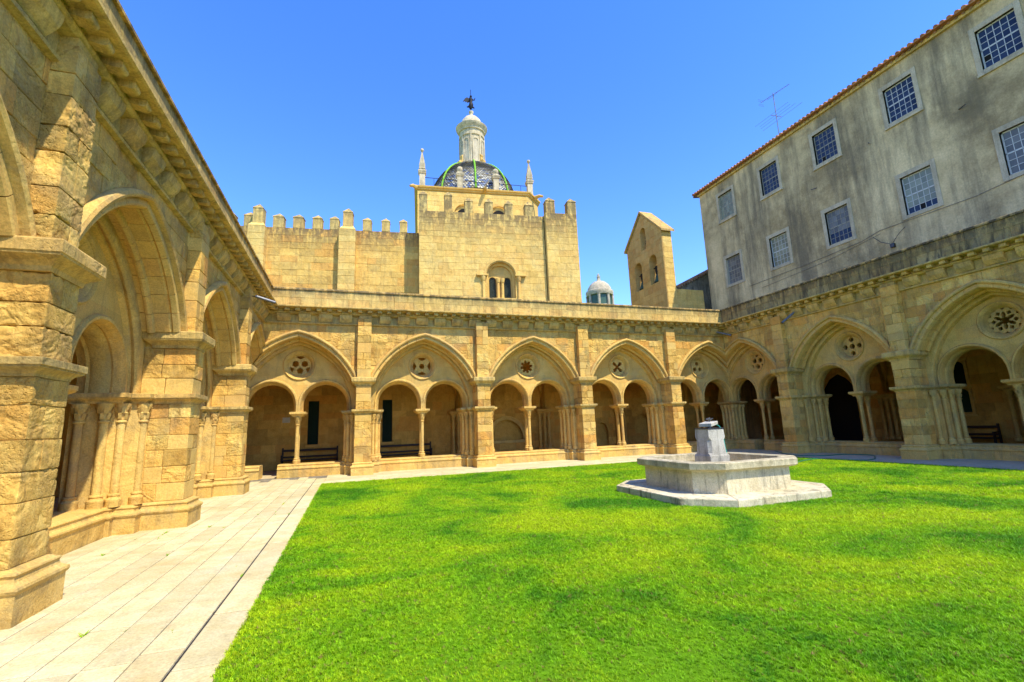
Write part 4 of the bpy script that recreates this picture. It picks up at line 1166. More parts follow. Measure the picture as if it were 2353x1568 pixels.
# dome with glazed scale tiles
DC = (-.28, 9.0); DR = 3.48; DZ = 18.6; DH = 3.68
def dome_pt(a, t, k=1.0):  # t 0 base..1 top (angle to 62 deg)
    e = t * radians(68)
    return C3(DC[0] + DR * k * cos(e) * cos(a), DC[1] + DR * k * cos(e) * sin(a), DZ + .3 + DH * k * sin(e))
m = MB(); nseg = 64; nr = 20; vs_ = [dome_pt(2 * pi * i / nseg, j / nr, .985) for j in range(nr + 1) for i in range(nseg)]
m.add(vs_, [(j * nseg + i, j * nseg + (i + 1) % nseg, (j + 1) * nseg + (i + 1) % nseg, (j + 1) * nseg + i) for j in range(nr) for i in range(nseg)])
lathe(m, DC, [(3.3, 18.4), (3.3, 18.75), (3.12, 18.9)], 48, C3)
o_d = m.build('dome', M_oldwall, cath, smooth=True)
m = MB(); nr = 30
for j in range(nr):
    t0 = j / nr; t1 = (j + 1.25) / nr; n = 100
    for i in range(n):
        a = 2 * pi * (i + .5 * (j % 2)) / n; da = pi / n * .92
        if sin(a) > .5: continue
        k = 1.0 + .006 * rnd.random()
        m.add([dome_pt(a - da, t1, .99), dome_pt(a + da, t1, .99), dome_pt(a + da, (t0 + t1) / 2, k), dome_pt(a + da * .6, t0 + .2 / nr, k + .006), dome_pt(a, t0, k + .01), dome_pt(a - da * .6, t0 + .2 / nr, k + .006), dome_pt(a - da, (t0 + t1) / 2, k)], [(0, 6, 5, 4, 3, 2, 1)])
o = m.build('glazed_tiles', M_dome, o_d); o["kind"] = 'stuff'; fix_normals(o)
for k in range(8):
    a = -pi / 2 - .22 + .1 + k * pi / 4; a += .06
    m = MB()
    for q in range(14): tube(m, [dome_pt(a, (q + .03) / 14, 1.012), dome_pt(a, (q + .5) / 14, 1.02), dome_pt(a, (q + .97) / 14, 1.012)], .068, 7)
    m.build('dome_rib', M_green, o_d, smooth=True)
# lantern
lz = 22.08
m = MB(); lathe(m, DC, [(1.32, lz - .2), (1.28, lz + 0.095), (1.15, lz + 0.285), (1.15, lz + 0.427), (.98, lz + 0.475), (.98, lz + 2.850), (1.06, lz + 2.897), (1.06, lz + 3.087), (1.0, lz + 3.135), (1.0, lz + 3.372), (1.1, lz + 3.420), (1.12, lz + 3.562), (1.28, lz + 3.752), (1.32, lz + 3.895), (1.2, lz + 3.952), (.95, lz + 3.990), (.9, lz + 4.275), (.78, lz + 4.607), (.55, lz + 4.892), (.28, lz + 5.054), (.2, lz + 5.082), (.14, lz + 5.178), (.13, lz + 5.320), (.2, lz + 5.462), (.2, lz + 5.557), (.05, lz + 5.605)], 32, C3)
o_l = m.build('lantern', M_pale, cath, smooth=True, sharp=30)
for k in range(8):
    a = -pi / 2 + .2 + k * pi / 4; ca, sa = cos(a), sin(a)
    fr = lambda p, r_, z: C3(DC[0] + r_ * ca - p * sa, DC[1] + r_ * sa + p * ca, z)
    m = MB(); ah = [(p, z) for p, z in archhole(0, .2, lz + 0.570, lz + 2.327, 10)]
    plate(m, archhole(0, .29, lz + 0.475, lz + 2.375, 10), [ah], lambda u, n_, z: fr(u, .94 + n_, z), 0, .09); m.build('niche_frame', M_pale, o_l)
    m = MB(); plate(m, ah, [], lambda u, n_, z: fr(u, .94 + n_, z), 0, .045); m.build('niche_panel', M_turret, o_l)
    a2 = a + pi / 8; ca, sa = cos(a2), sin(a2)
    m = MB()
    fr2 = lambda p, r_, z, ca=ca, sa=sa: C3(DC[0] + r_ * ca - p * sa, DC[1] + r_ * sa + p * ca, z)
    vs, fs = cbox_mesh((-.07, .9, lz + 0.380), (.07, 1.06, lz + 2.897), .01, 0, lambda a_, b_, c_: fr2(a_, b_, c_)); m.add(vs, fs); m.build('pilaster', M_pale, o_l)
    if k % 2 == 0:
        m = MB(); pts = [(1.0, lz + 0.285), (1.45, lz + 0.190), (1.5, lz + 0.427), (1.36, lz + 0.570), (1.2, lz + 0.570), (1.16, lz + 0.855), (1.22, lz + 0.997), (1.1, lz + 1.140), (.96, lz + 1.093)]
        n = len(pts); vs = [fr2(-.13, r_, z) for r_, z in pts] + [fr2(.13, r_, z) for r_, z in pts]
        m.add(vs, [(j, (j + 1) % n, n + (j + 1) % n, n + j) for j in range(n)] + [tuple(range(n)), tuple(range(2 * n - 1, n - 1, -1))]); q = m.build('scroll', M_mould, o_l); fix_normals(q)
# angel weathervane
zt = lz + 5.55
ax, ay = DC
wv = thing('weathervane', 'black iron angel weathervane on the very top of the dome lantern', 'weathervane', C3(ax, ay, zt))
m = MB(); tube(m, [C3(ax, ay, zt), C3(ax, ay, zt + 2.1)], .025, 6); m.build('spindle', M_iron, wv)
z0 = zt + .28
m = MB(); tube(m, [C3(ax - .03, ay, z0), C3(ax - .02, ay, z0 + .15), C3(ax + .02, ay, z0 + .4), C3(ax, ay, z0 + .65), C3(ax + .02, ay, z0 + .85), C3(ax, ay, z0 + .97), C3(ax, ay, z0 + 1.05), C3(ax, ay, z0 + 1.13), C3(ax + .01, ay, z0 + 1.22), C3(ax, ay, z0 + 1.28)], [.10, .16, .19, .12, .17, .14, .05, .10, .10, .03], 10)
tube(m, [C3(ax + .1, ay, z0 + .9), C3(ax + .28, ay, z0 + .85), C3(ax + .36, ay, z0 + 1.05)], [.06, .05, .04], 7)
tube(m, [C3(ax - .02, ay, z0 + .35), C3(ax - .22, ay, z0 + .18), C3(ax - .36, ay, z0 + .15)], [.12, .08, .03], 7)
tube(m, [C3(ax + .02, ay, z0 + .3), C3(ax + .24, ay, z0 + .12), C3(ax + .3, ay, z0 + .1)], [.10, .06, .03], 7)
m.build('angel_body', M_iron, wv, smooth=True)
for s in (1, .4):
    m = MB(); wing = [(-.08, .95), (-.3, 1.12), (-.5, .98), (-.68, .66), (-.5, .74), (-.44, .62), (-.34, .7), (-.28, .58), (-.1, .72)]
    plate(m, [(ax + p[0] * s, z0 + p[1]) for p in reversed(wing)], [], lambda u, n_, z, s=s: C3(u, ay + .05 * s + n_, z), 0, .03); q = m.build('wing', M_iron, wv); fix_normals(q)

# ------------------------------------------------------------------ bell gable
GX = 19.0
gab = thing('bell_gable', 'stone bell gable with pointed top and three arched openings', 'bell gable', (GX, 26.5, 6.5))
TG = lambda u, n_, z: (GX - n_, -u, z)
gh = [archhole(-26.52, .30, 13.3, 14.62, 10), archhole(-27.38, .42, 10.62, 12.2, 10), archhole(-25.66, .42, 10.62, 12.2, 10)]
prof = [(-28.6, 6.3), (-24.5, 6.3), (-24.5, 13.95), (-26.55, 15.95), (-28.6, 13.95)]
bagG = Bag(gab, M_inner, 160); mb_ = MB(); rnd = random.Random(31)
M_gab = stone_mat("bell gable stone", [(0.425, 0.250, 0.074), (0.530, 0.334, 0.105), (0.574, 0.397, 0.146)], .16, .12, (.18, .11, .05), .4, .5, orange=.3)
bagG.mat = M_gab
wall_panel(bagG, None, mb_, prof, gh, TG, .42, .4, .8, rnd, gap=.004, bev=.008)
mb_.build('mortar', M_gab, gab); bagG.items = [(a, i, v, f, gab, m_, s) for a, i, v, f, p, m_, s in bagG.items]
zs = courses_for(6.3, 13.95, .38, rnd)
for i in range(len(zs) - 1):
    vs, fs = cbox_mesh((GX + .07, 24.49, zs[i] + .004), (GX + .78, 24.9, zs[i + 1] - .004), .01, .003, None, rnd); bagG.add(vs, fs, gab, M_church)
bagG.finish()
m = MB(); plate(m, prof, gh, TG, -.75, -.055); m.build('gable_core', M_gab, gab)
m = MB()
for (a, b_) in (((-24.3, 13.84), (-26.55, 16.04)), ((-26.55, 16.04), (-28.8, 13.84))):
    for (p, q) in ((a, b_),):
        vs = [TG(p[0], .12, p[1]), TG(q[0], .12, q[1]), TG(q[0], -.92, q[1]), TG(p[0], -.92, p[1]), TG(p[0], .12, p[1] + .14), TG(q[0], .12, q[1] + .14), TG(q[0], -.92, q[1] + .14), TG(p[0], -.92, p[1] + .14)]
        m.add(vs, [(0, 1, 2, 3), (4, 7, 6, 5), (0, 4, 5, 1), (1, 5, 6, 2), (2, 6, 7, 3), (3, 7, 4, 0)])
o = m.build('gable_coping', M_ledge, gab); fix_normals(o)
for (y, z, s, lab) in ((27.38, 11.9, 1.0, 'green bronze bell hanging in the far lower opening of the bell gable'), (25.66, 11.9, 1.0, 'green bronze bell hanging in the near lower opening of the bell gable'), (26.52, 14.4, .5, 'small dark bell bracket in the top opening of the bell gable')):
    t = thing('bell', lab, 'bell', (GX + .35, y, z), 'bells of the bell gable')
    b0 = z - 1.18 * s
    m = MB(); lathe(m, (GX + .35, y), [(.30 * s, b0), (.31 * s, b0 + .03), (.25 * s, b0 + .15 * s), (.20 * s, b0 + .35 * s), (.17 * s, b0 + .5 * s), (.10 * s, b0 + .58 * s), (.02, b0 + .6 * s)], 18); m.build('bell_body', M_bronze, t, smooth=True)
    m = MB(); vs, fs = cbox_mesh((GX + .28, y - .2 * s, b0 + .6 * s), (GX + .42, y + .2 * s, z), .02); m.add(vs, fs); tube(m, [(GX + .35, y - .45 * s, z - .1), (GX + .35, y + .45 * s, z - .1)], .03, 6); tube(m, [(GX + .35, y - .2, z - .1), (GX + .1, y - .24, z - .35), (GX + .05, y - .2, z - .6)], .015, 6); m.build('headstock', M_iron, t)
    m = MB(); tube(m, [(GX + .35, y, b0 + .3 * s), (GX + .35, y, b0 - .06)], [.02, .05], 8); m.build('clapper', M_iron, t)
# low wall beside the gable, and the low house behind
lw = thing('low_wall', 'low stone wall between the bell gable and the grey building', 'wall', (20.7, 24.6, 6.5))
bl = Bag(lw, M_church, 60); mb_ = MB(); wall_panel(bl, None, mb_, [(19.8, 6.4), (22.0, 6.4), (22.0, 10.0), (19.8, 10.0)], [], lambda u, n_, z: (u, 24.62 - n_, z), .36, .35, .6, rnd)
mb_.build('mortar', M_church, lw); bl.items = [(a, i, v, f, lw, m_, s) for a, i, v, f, p, m_, s in bl.items]; bl.finish()
m = MB(); m.box((19.8, 24.68, 6.4), (22.0, 25.0, 9.99)); m.build('wall_core', M_church, lw)
lh = thing('low_house', 'dark low house with sloping faded tile roof beside the grey building', 'house', (23, 27, 0))
m = MB(); m.add([(21.0, 26, 0), (26, 26, 0), (26, 26, 12.9), (21.0, 26, 10.45), (21.0, 31, 0), (26, 31, 0), (26, 31, 12.9), (21.0, 31, 10.45)], [(0, 1, 2, 3), (4, 7, 6, 5), (0, 3, 7, 4), (1, 5, 6, 2), (3, 2, 6, 7)]); m.build('house_wall', M_oldwall, lh)
for k in range(22):
    x = 20.9 + k * .22; z = 10.50 + (x - 21.0) * .49
    m = MB()
    for j in range(3):
        y0 = 25.85 + j * .45
        tube(m, [(x, y0, z + .03), (x, y0 + .5, z + .03)], .11, 8)
    m.build('roof_tile', M_oldtile, lh)

# ------------------------------------------------------------------ distant lantern tower
dt = thing('domed_turret', 'small distant stone turret with round dome and green glazed windows', 'turret', (25.9, 45, 8))
dc = (25.9, 45)
m = MB(); lathe(m, dc, [(1.45, 8), (1.45, 14.2), (1.3, 14.3)], 8); m.build('turret_base', M_turret, dt)
m = MB(); lathe(m, dc, [(k_[0] * .90, k_[1]) for k_ in [(1.62, 15.45), (1.66, 15.6), (1.72, 15.8), (1.68, 15.95), (1.5, 16.05), (1.42, 16.35), (1.15, 16.75), (.75, 17.05), (.3, 17.2), (.28, 17.25), (.2, 17.4), (.2, 17.6), (.26, 17.7), (.12, 17.85), (.16, 17.95), (.02, 18.1)]], 24); m.build('turret_dome', M_turret, dt, smooth=True)
for k in range(8):
    a = 2 * pi * k / 8 + .2
    m = MB(); p = (dc[0] + 1.38 * cos(a), dc[1] + 1.38 * sin(a)); lathe(m, p, [(.17, 14.2), (.15, 14.3), (.15, 15.35), (.2, 15.5)], 8); m.build('turret_column', M_turret, dt)
    m = MB(); b2 = a + pi / 8; q = Vector((dc[0] + 1.22 * cos(b2), dc[1] + 1.22 * sin(b2), 0)); t_ = Vector((-sin(b2), cos(b2), 0)) * .42
    m.add([q - t_ + Vector((0, 0, 13.2)), q + t_ + Vector((0, 0, 13.2)), q + t_ + Vector((0, 0, 15.5)), q - t_ + Vector((0, 0, 15.5))], [(0, 1, 2, 3)]); m.build('turret_window', M_glass_green, dt)
m = MB(); lathe(m, (30.2, 46), [(.25, 10), (.25, 14.2), (.32, 14.4), (.2, 14.75), (.02, 14.95)], 10); tag(m.build('chimney_pot', M_pale, None, smooth=True), 'tiny white cap showing over the parapet left of the bell gable', 'chimney')

# ------------------------------------------------------------------ grey building
GBX = 22.0
gb = thing('grey_building', 'tall weathered grey rendered building with tile eaves and two rows of sash windows', 'building', (GBX, 10, 0))
TB = lambda u, n_, z: (GBX - n_, -u, z)
rnd = random.Random(41)
ups = [22.36 - .0, 19.05, 15.72, 12.26, 8.97, 5.6, 2.2]
W_ = []
for i, y in enumerate([21.80, 18.50, 15.16, 11.71, 8.40, 5.0, 1.7]):
    W_.append((y, 13.97, 15.58, 'u', i)); W_.append((y, 9.70, 11.38, 'l', i))
holes = []; hw = .57
for (y, z0, z1, k, i) in W_: holes.append([(-y - hw, z0), (-y + hw, z0), (-y + hw, z1), (-y - hw, z1)])
m = MB(); plate(m, [(-24.0, 5.9), (6.5, 5.9), (6.5, 16.45), (-24.0, 16.45)], holes, TB, -.45, 0); m.build('rendered_wall', M_plaster, gb)
m = MB(); m.box((GBX + .45, 23.55, 0), (GBX + 12, 24.0, 16.45)); m.build('end_wall', M_plaster, gb)
m = MB(); m.box((GBX + .9, -6.5, 5.9), (GBX + 1.0, 23.5, 16.4)); m.build('inner_partition', M_dark, gb)
pane_mats = {('u', 0): M_glass_dusty, ('u', 1): M_glass_blue, ('u', 2): M_glass_blue, ('u', 3): M_glass_blue, ('u', 4): M_glass_blue, ('l', 0): M_glass_grey, ('l', 1): M_glass_dusty, ('l', 2): M_glass_grey, ('l', 3): M_glass_dusty, ('l', 4): M_glass_grey}
for (y, z0, z1, k, i) in W_:
    if i > 4: continue
    fm = M_frame_w if (k, i) in (('u', 3), ('u', 4), ('l', 1), ('l', 3), ('l', 4)) else M_frame_g
    m = MB(); sw = .17
    for a, b_ in (((-y - hw - sw, z0 - .16), (-y - hw, z1 + .2)), ((-y + hw, z0 - .16), (-y + hw + sw, z1 + .2)), ((-y - hw + .001, z1), (-y + hw - .001, z1 + .2)), ((-y - hw + .001, z0 - .16), (-y + hw - .001, z0))):
        vs, fs = cbox_mesh((a[0], .035, a[1]), (b_[0], -.2, b_[1]), .008, 0, TB); m.add(vs, fs)
    o_wd = m.build('stone_surround', M_surround, gb); fix_normals(o_wd)
    if k == 'u':
        m = MB(); vs, fs = cbox_mesh((-y - hw - .18, .07, z0 - .22), (-y + hw + .18, -.1, z0 - .13), .008, 0, TB); m.add(vs, fs); q = m.build('window_sill', M_pale, o_wd); fix_normals(q)
    m = MB(); d = -.10
    def bar(a0, c0, a1, c1, t=.03): 
        m.box((a0, d - t, c0), (a1, d, c1), TB)
    bar(-y - hw, z0, -y - hw + .05, z1); bar(-y + hw - .05, z0, -y + hw, z1); bar(-y - hw, z0, -y + hw, z0 + .06); bar(-y - hw, z1 - .05, -y + hw, z1)
    zm = (z0 + z1) / 2; bar(-y - hw, zm - .025, -y + hw, zm + .025, .045)
    nc = 5; zl = [z0 + .06, z0 + .06 + (zm - z0 - .085) / 3, z0 + .06 + 2 * (zm - z0 - .085) / 3, zm - .025]; zu = [zm + .025 + (z1 - zm - .075) * q / 3 for q in range(4)]
    cw = (2 * hw - .1) / nc
    for c in range(1, nc): bar(-y - hw + .05 + c * cw - .009, z0, -y - hw + .05 + c * cw + .009, z1, .02)
    for zz in zl[1:-1] + zu[1:-1]: bar(-y - hw, zz - .009, -y + hw, zz + .009, .019)
    q = m.build('sash', fm, o_wd); fix_normals(q)
    pm_ = pane_mats[(k, i)]
    for c in range(nc):
        for zz in (zl, zu):
            for r_ in range(3):
                mt = pm_
                if (k, i) == ('l', 3) and zz is zl and r_ == 0: mt = M_glass_blue
                if (k, i) == ('l', 2) and zz is zl and r_ < 2: mt = M_glass_blue
                if rnd.random() < .015: mt = M_dark
                a0 = -y - hw + .05 + c * cw; til = rnd.uniform(-.004, .004)
                pm = MB(); pm.add([TB(a0, d - .012 + til, zz[r_]), TB(a0 + cw, d - .012 - til, zz[r_]), TB(a0 + cw, d - .012, zz[r_ + 1]), TB(a0, d - .012, zz[r_ + 1])], [(0, 1, 2, 3)])
                pm.build('pane', mt, o_wd, origin='c')
# eaves: mortared tile ends, then the roof
nt_ = 0; y = 24.25
tb = []
while y > 2.0:
    m = MB(); tube(m, [(GBX - .30, y + rnd.uniform(-.015, .015), 16.63), (GBX + .6, y, 16.92)], [.082, .075], 8); m.build('roof_tile', M_tile, gb, origin='c', smooth=True)
    m = MB(); tube(m, [(GBX - .16, y + .11, 16.53), (GBX + .4, y + .11, 16.62)], .06, 6); m.build('eaves_tile', M_oldtile, gb, origin='c', smooth=True)
    y -= .235
m = MB(); m.add([(GBX - .32, 24.3, 16.60), (GBX - .32, -7, 16.60), (GBX + 6, -7, 18.6), (GBX + 6, 24.3, 18.6), (GBX - .32, 24.3, 16.56), (GBX - .32, -7, 16.56), (GBX + 6, -7, 16.5), (GBX + 6, 24.3, 16.5)], [(0, 1, 2, 3), (4, 7, 6, 5), (0, 4, 5, 1), (3, 2, 6, 7), (0, 3, 7, 4), (1, 5, 6, 2)]); m.build('roof', M_tile, gb)
m = MB(); m.box((GBX - .12, -6.5, 16.40), (GBX + .3, 24.05, 16.54)); m.build('eaves_band', M_ledge, gb)
# cables on the render
m = MB(); tube(m, [(GBX - .03, 20.8, 9.15), (GBX - .03, 17, 9.2), (GBX - .03, 14.2, 9.32), (GBX - .03, 13.4, 9.5), (GBX - .03, 10, 9.42), (GBX - .03, 7, 9.7), (GBX - .03, 4, 9.8)], .010, 5)
tube(m, [(GBX - .03, 20, 8.8), (GBX - .03, 16, 9.0), (GBX - .03, 13.4, 9.35)], .008, 5); m.build('wall_cable', M_oldwall, gb)
for (y, z, dy) in ((15.9, 12.85, .2), (13.2, 13.6, -.1), (9.9, 13.0, -.3)):
    m = MB(); tube(m, [(GBX, y, z), (GBX - .18, y + dy, z - .03)], .018, 5); m.build('iron_pin', M_metal, gb)
cs = thing('wall_bracket', 'small black bracket with wires at the foot of the grey wall', 'bracket', (GBX - .05, 13.0, 8.6))
m = MB(); vs, fs = cbox_mesh((GBX - .14, 12.9, 8.55), (GBX - .005, 13.05, 8.72), .01); m.add(vs, fs); m.build('box', M_metal, cs)
m = MB(); tube(m, [(GBX - .1, 12.97, 8.7), (GBX - .1, 12.7, 9.0), (GBX - .06, 12.4, 9.25)], .012, 5); tube(m, [(GBX - .1, 13.0, 8.7), (GBX - .1, 13.4, 8.95), (GBX - .06, 13.7, 9.3)], .012, 5); m.build('wire', M_metal, cs)
# aerial on the roof
an = thing('tv_aerial', 'thin grey television aerial on the roof of the grey building', 'aerial', (23, 18.3, 17))
m = MB(); tube(m, [(23, 18.3, 16.9), (23, 18.3, 20.25)], .024, 6); m.build('mast', M_silver, an)
m = MB(); tube(m, [(23, 19.19, 20.24), (23, 18.3, 20.14), (23, 17.21, 20.0)], .016, 5); tube(m, [(23, 18.75, 20.12), (23, 18.3, 20.04), (23, 18.0, 20.08)], .010, 4)
for k in range(9): yy = 17.3 + k * .2; tube(m, [(22.92, yy, 20.03 + (yy - 17.2) * .11), (23.08, yy, 20.03 + (yy - 17.2) * .11)], .005, 4)
for s in (-.2, -.1, .1, .2): tube(m, [(22.8, 19.17, 20.22 + s), (23.2, 19.17, 20.22 + s)], .008, 4)
m.build('upper_array', M_silver, an)
m = MB(); tube(m, [(22.6, 18.3, 18.72), (23.4, 18.3, 18.78)], .016, 5)
for k, (x, l) in enumerate(((22.6, 1.15), (22.87, 1.05), (23.1, 1.2), (23.4, 1.35))): tube(m, [(x, 18.3 - l, 18.74), (x, 18.3 + l, 18.74)], .009, 4)
m.build('lower_array', M_silver, an)

# ------------------------------------------------------------------ spotlights
def spot(label, p0, p1, wall):
    p0, p1 = Vector(p0), Vector(p1); t = thing('spotlight', label, 'spotlight', tuple(p0), 'tubular spotlights under the cornice')
    m = MB(); tube(m, [p0, p0 + (p1 - p0) * .97, p1], [.045, .045, .052], 14); m.build('lamp_tube', M_silver, t, smooth=True)
    m = MB(); tube(m, [p1, p1 + (p1 - p0).normalized() * .006], .046, 14); m.build('lamp_glass', M_glass_dark, t)
    m = MB(); q = p0 + (p1 - p0) * .3; tube(m, [q, Vector(wall)], .014, 6); m.build('bracket', M_metal, t)
spot('silver tube spotlight fixed high on the left arcade near its far end', (-2.90, 15.70, 5.80), (-2.36, 15.85, 5.66), (-3.0, 15.7, 5.8))
spot('grey tube spotlight at the far end of the back arcade, over its last arch', (17.60, 19.1, 5.94), (18.05, 18.6, 5.68), (17.6, 19.22, 5.94))
spot('dark tube spotlight on the right arcade, over its second buttress from the corner', (17.95, 14.85, 5.95), (17.55, 15.15, 5.55), (18.1, 14.9, 5.95))

# ------------------------------------------------------------------ fountain
FX, FY = 7.65, 8.85
ft = thing('fountain', 'white stone fountain with eight sided basin on a stone step in the lawn', 'fountain', (FX, FY, 0))
def octo(h, c): return [(FX - h + c, FY - h), (FX + h - c, FY - h), (FX + h, FY - h + c), (FX + h, FY + h - c), (FX + h - c, FY + h), (FX - h + c, FY + h), (FX - h, FY + h - c), (FX - h, FY - h + c)]
ID = lambda x, y, z: (x, y, z)
# step: separate slabs (ring wedges)
rnd = random.Random(51)
O = octo(1.83, .70); I = octo(1.20, .42)
for i in range(8):
    j = (i + 1) % 8; parts = 2 if i % 2 == 0 else 1
    for k in range(parts):
        f0, f1 = k / parts, (k + 1) / parts
        lerp = lambda A, B, f: (A[0] + (B[0] - A[0]) * f, A[1] + (B[1] - A[1]) * f)
        q = [lerp(O[i], O[j], f0), lerp(O[i], O[j], f1), lerp(I[i], I[j], f1), lerp(I[i], I[j], f0)]
        zt = .155 + rnd.uniform(-.003, .003)
        m = MB(); moulded(m, q, [(-.05, -.003), (zt - .02, -.003), (zt - .006, -.008), (zt, -.02)], ID); m.build('step_slab', M_fount, ft, origin='c')
m = MB(); moulded(m, octo(1.22, .43), [(-.05, 0), (.15, 0)], ID); m.build('step_core', M_fount, ft)
def ringmesh(name, prof_out, prof_in, mat):
    m = MB(); rings = []
    for h, c, z in prof_out + prof_in: rings.append([(p[0], p[1], z) for p in octo(h, c)])
    vs = [p for r_ in rings for p in r_]; n = len(rings)
    m.add(vs, [(k * 8 + i, k * 8 + (i + 1) % 8, (k + 1) * 8 + (i + 1) % 8, (k + 1) * 8 + i) for k in range(n - 1) for i in range(8)])
    o = m.build(name, mat, ft); fix_normals(o); return o
CH = .46
ob = ringmesh('basin', [(1.24, CH - .02, .15), (1.24, CH - .02, .56), (1.26, CH - .02, .60)], [(1.10, CH - .08, .60), (1.10, CH - .08, .22), (.01, .004, .22)], M_fount)
ringmesh('basin_rim', [(1.22, CH - .03, .575), (1.28, CH, .585), (1.33, CH, .60), (1.365, CH, .625), (1.37, CH, .735), (1.355, CH, .75)], [(1.10, CH - .09, .752), (1.08, CH - .1, .74), (1.08, CH - .1, .59)], M_fount)
m = MB(); P = [(7.50, 8.85)]
pc = (7.66, 8.88); s = .215
def sq(h, c): return [(pc[0] - h + c, pc[1] - h), (pc[0] + h - c, pc[1] - h), (pc[0] + h, pc[1] - h + c), (pc[0] + h, pc[1] + h - c), (pc[0] + h - c, pc[1] + h), (pc[0] - h + c, pc[1] + h), (pc[0] - h, pc[1] + h - c), (pc[0] - h, pc[1] - h + c)]
rings = [(.262, .01, .22), (.262, .01, .78), (.25, .02, .81), (.245, .065, .845), (.228, .065, 1.12), (.222, .01, 1.17), (.222, .005, 1.19), (.212, .005, 1.36)]
vs = [(p[0], p[1], z) for h, c, z in rings for p in sq(h, c)]; n = len(rings)
m.add(vs, [(k * 8 + i, k * 8 + (i + 1) % 8, (k + 1) * 8 + (i + 1) % 8, (k + 1) * 8 + i) for k in range(n - 1) for i in range(8)] + [tuple((n - 1) * 8 + i for i in range(8))])
o_pd = m.build('pedestal', M_ped, ft)
m = MB(); vs, fs = cbox_mesh((pc[0] - .225, pc[1] - .225, 1.36), (pc[0] + .225, pc[1] + .225, 1.385), .006); m.add(vs, fs); m.build('pedestal_plate', M_metal, o_pd)
m = MB()
ct, st_ = cos(.35), sin(.35)
vs, fs = cbox_mesh((-.17, -.16, 0), (.13, .14, .075), .006); m.add([(pc[0] + x * ct - y_ * st_, pc[1] + x * st_ + y_ * ct, 1.44 + z + x * .16) for x, y_, z in vs], fs); m.build('cap_slab', M_ped, o_pd)
m = MB(); lathe(m, (pc[0] + .02, pc[1]), [(.05, 1.385), (.04, 1.45)], 8)
for k in range(6):
    a = k * pi / 3 + .3; c_ = (pc[0] + .07, pc[1] + .03)
    tube(m, [(c_[0], c_[1], 1.53), (c_[0] + .045 * cos(a), c_[1] + .045 * sin(a), 1.585), (c_[0] + .075 * cos(a), c_[1] + .075 * sin(a), 1.575 + .02 * (k % 2))], [.012, .011, .016], 6)
tube(m, [(c_[0], c_[1], 1.50), (c_[0], c_[1], 1.62)], [.014, .02], 6); m.build('spout', M_silver, o_pd, smooth=True)
hs = thing('garden_hose', 'green garden hose running from the fountain top down its pedestal', 'hose', (7.95, 8.7, .2))
m = MB(); tube(m, [(7.80, 8.86, 1.47), (7.86, 8.80, 1.43), (7.90, 8.76, 1.36), (7.905, 8.74, 1.2), (7.91, 8.72, .95), (7.95, 8.68, .6), (7.96, 8.68, .25)], .011, 8); m.build('hose', M_hose2, hs, smooth=True)
def catmull(P, n=10):
    P = [Vector(p) for p in P]; out = []
    for i in range(len(P) - 1):
        p0 = P[max(i - 1, 0)]; p1 = P[i]; p2 = P[i + 1]; p3 = P[min(i + 2, len(P) - 1)]
        for k in range(n):
            t = k / n; out.append(.5 * ((2 * p1) + (p2 - p0) * t + (2 * p0 - 5 * p1 + 4 * p2 - p3) * t * t + (3 * p1 - p0 - 3 * p2 + p3) * t ** 3))
    return out + [P[-1]]
m = MB(); tube(m, catmull([(18.5, 17.3, .017), (17.5, 16.0, .017), (16.9, 14.8, .017), (17.3, 13.9, .017), (18.3, 13.9, .017), (18.5, 13.0, .017), (17.7, 12.3, .017), (16.9, 11.8, .017), (16.35, 11.8, .017), (16.0, 12.6, .03), (15.6, 12.9, .045), (14.6, 12.6, .045), (12.8, 11.6, .045)]), .016, 8)
tag(m.build('garden_hose', M_hose, None, smooth=True), 'green hose looped over the shaded walk at the edge of the lawn', 'hose')

# weeds in the paving joints
m = MB(); rnd = random.Random(61)
for _ in range(46):
    i = rnd.choice(range(2, len(rows))); X = rows[i]; Y = rnd.uniform(2.6, 13)
    if rnd.random() < .3: X -= rnd.random() * .3
    n = rnd.randint(3, 8); s = rnd.uniform(.02, .05)
    for k in range(n):
        a = rnd.uniform(0, 2 * pi); x = X + rnd.uniform(-.004, .004); y = Y + rnd.uniform(-.04, .04)
        d = Vector((cos(a), sin(a), 0)); t_ = Vector((-sin(a), cos(a), 0)) * s * .18; b0 = Vector((x, y, 0))
        m.add([b0 - t_, b0 + t_, b0 + d * s + Vector((0, 0, s * .6)), ], [(0, 1, 2)])
tag(m.build('joint_weeds', M_grass, None), 'tiny green weeds in the joints of the left paving', 'weeds', kind='stuff')

# ------------------------------------------------------------------ grass
def make_tuft():
    m = MB(); rnd = random.Random(71)
    for k in range(14):
        a = rnd.uniform(0, 2 * pi); r_ = rnd.uniform(0, .022); x, y = r_ * cos(a), r_ * sin(a)
        a = rnd.uniform(0, 2 * pi); h = rnd.uniform(.018, .036); w = rnd.uniform(.0016, .0028); ln = rnd.uniform(.3, 1.0) * h
        d = Vector((cos(a), sin(a), 0)); t_ = Vector((-sin(a), cos(a), 0)) * w; b0 = Vector((x, y, -.004))
        p1 = b0 + d * ln * .35 + Vector((0, 0, h * .6)); p2 = b0 + d * ln + Vector((0, 0, h))
        m.add([b0 - t_, b0 + t_, p1 + t_ * .8, p1 - t_ * .8, p2], [(0, 1, 2, 3), (3, 2, 4)])
    me = bpy.data.meshes.new('grass_tuft'); me.from_pydata(m.v, [], m.f); me.materials.append(M_grass)
    return bpy.data.objects.new('grass_tuft', me)
tuft = make_tuft()
gm = MB(); q = .0
gm.add([(LAWN[0] + .01, LAWN[2], .008), (LAWN[1] - .01, LAWN[2], .008), (LAWN[1] - .01, LAWN[3] - .01, .008), (LAWN[0] + .01, LAWN[3] - .01, .008)], [(0, 1, 2, 3)])
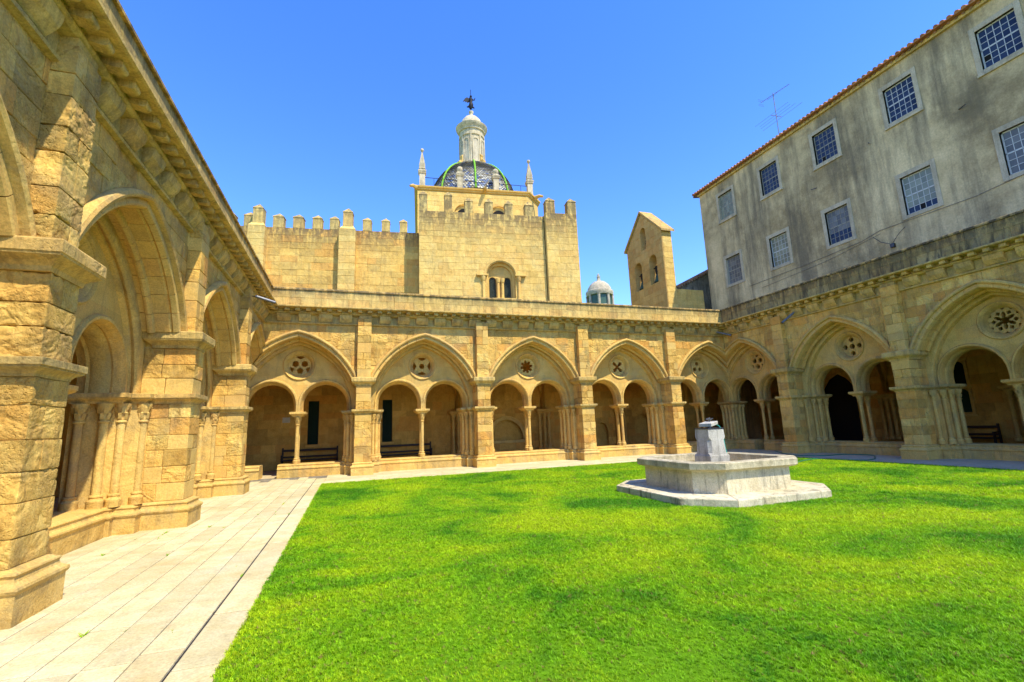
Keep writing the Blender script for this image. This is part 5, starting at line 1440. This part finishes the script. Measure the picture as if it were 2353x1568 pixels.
# leave the footprint of the fountain step free: the sheet is cut round it
gm = MB()
V_, tr_ = cdt_regions([(LAWN[0] - .015, 1.0), (LAWN[1] + .01, 1.0), (LAWN[1] + .01, LAWN[3] + .01), (LAWN[0] - .015, LAWN[3] + .01)], [octo(1.82, .70)])
gm.add([(p.x, p.y, .004) for p in V_], [f for f, g_ in tr_])
gr = gm.build('grass', M_grass, None, origin=(0, 0, 0)); tag(gr, 'short bright green grass of the court lawn', 'grass', kind='stuff')
ng = bpy.data.node_groups.new('grass_scatter', 'GeometryNodeTree')
ng.interface.new_socket('Geometry', in_out='INPUT', socket_type='NodeSocketGeometry'); ng.interface.new_socket('Geometry', in_out='OUTPUT', socket_type='NodeSocketGeometry')
A = ng.nodes.new; L_ = ng.links.new
gi = A('NodeGroupInput'); go = A('NodeGroupOutput')
dist = A('GeometryNodeDistributePointsOnFaces'); inst = A('GeometryNodeInstanceOnPoints'); oi = A('GeometryNodeObjectInfo'); oi.inputs['Object'].default_value = tuft
pos = A('GeometryNodeInputPosition'); vd = A('ShaderNodeVectorMath'); vd.operation = 'LENGTH'; L_(pos.outputs[0], vd.inputs[0])
mr = A('ShaderNodeMapRange'); L_(vd.outputs['Value'], mr.inputs[0]); mr.inputs[1].default_value = 3; mr.inputs[2].default_value = 13; mr.inputs[3].default_value = 4600; mr.inputs[4].default_value = 650
L_(gi.outputs[0], dist.inputs['Mesh']); L_(mr.outputs[0], dist.inputs['Density'])
L_(dist.outputs['Points'], inst.inputs['Points']); L_(oi.outputs['Geometry'], inst.inputs['Instance'])
rv = A('FunctionNodeRandomValue'); rv.data_type = 'FLOAT_VECTOR'; rv.inputs[0].default_value = (-.15, -.15, 0); rv.inputs[1].default_value = (.15, .15, 6.283)
L_(rv.outputs[0], inst.inputs['Rotation'])
rs = A('FunctionNodeRandomValue'); rs.data_type = 'FLOAT'; rs.inputs[2].default_value = .65; rs.inputs[3].default_value = 1.25
mr2 = A('ShaderNodeMapRange'); L_(vd.outputs['Value'], mr2.inputs[0]); mr2.inputs[1].default_value = 3; mr2.inputs[2].default_value = 13; mr2.inputs[3].default_value = .68; mr2.inputs[4].default_value = 1.5
mm = A('ShaderNodeMath'); mm.operation = 'MULTIPLY'; L_(rs.outputs[1], mm.inputs[0]); L_(mr2.outputs[0], mm.inputs[1]); L_(mm.outputs[0], inst.inputs['Scale'])
L_(inst.outputs[0], go.inputs[0])
md = gr.modifiers.new('scatter', 'NODES'); md.node_group = ng
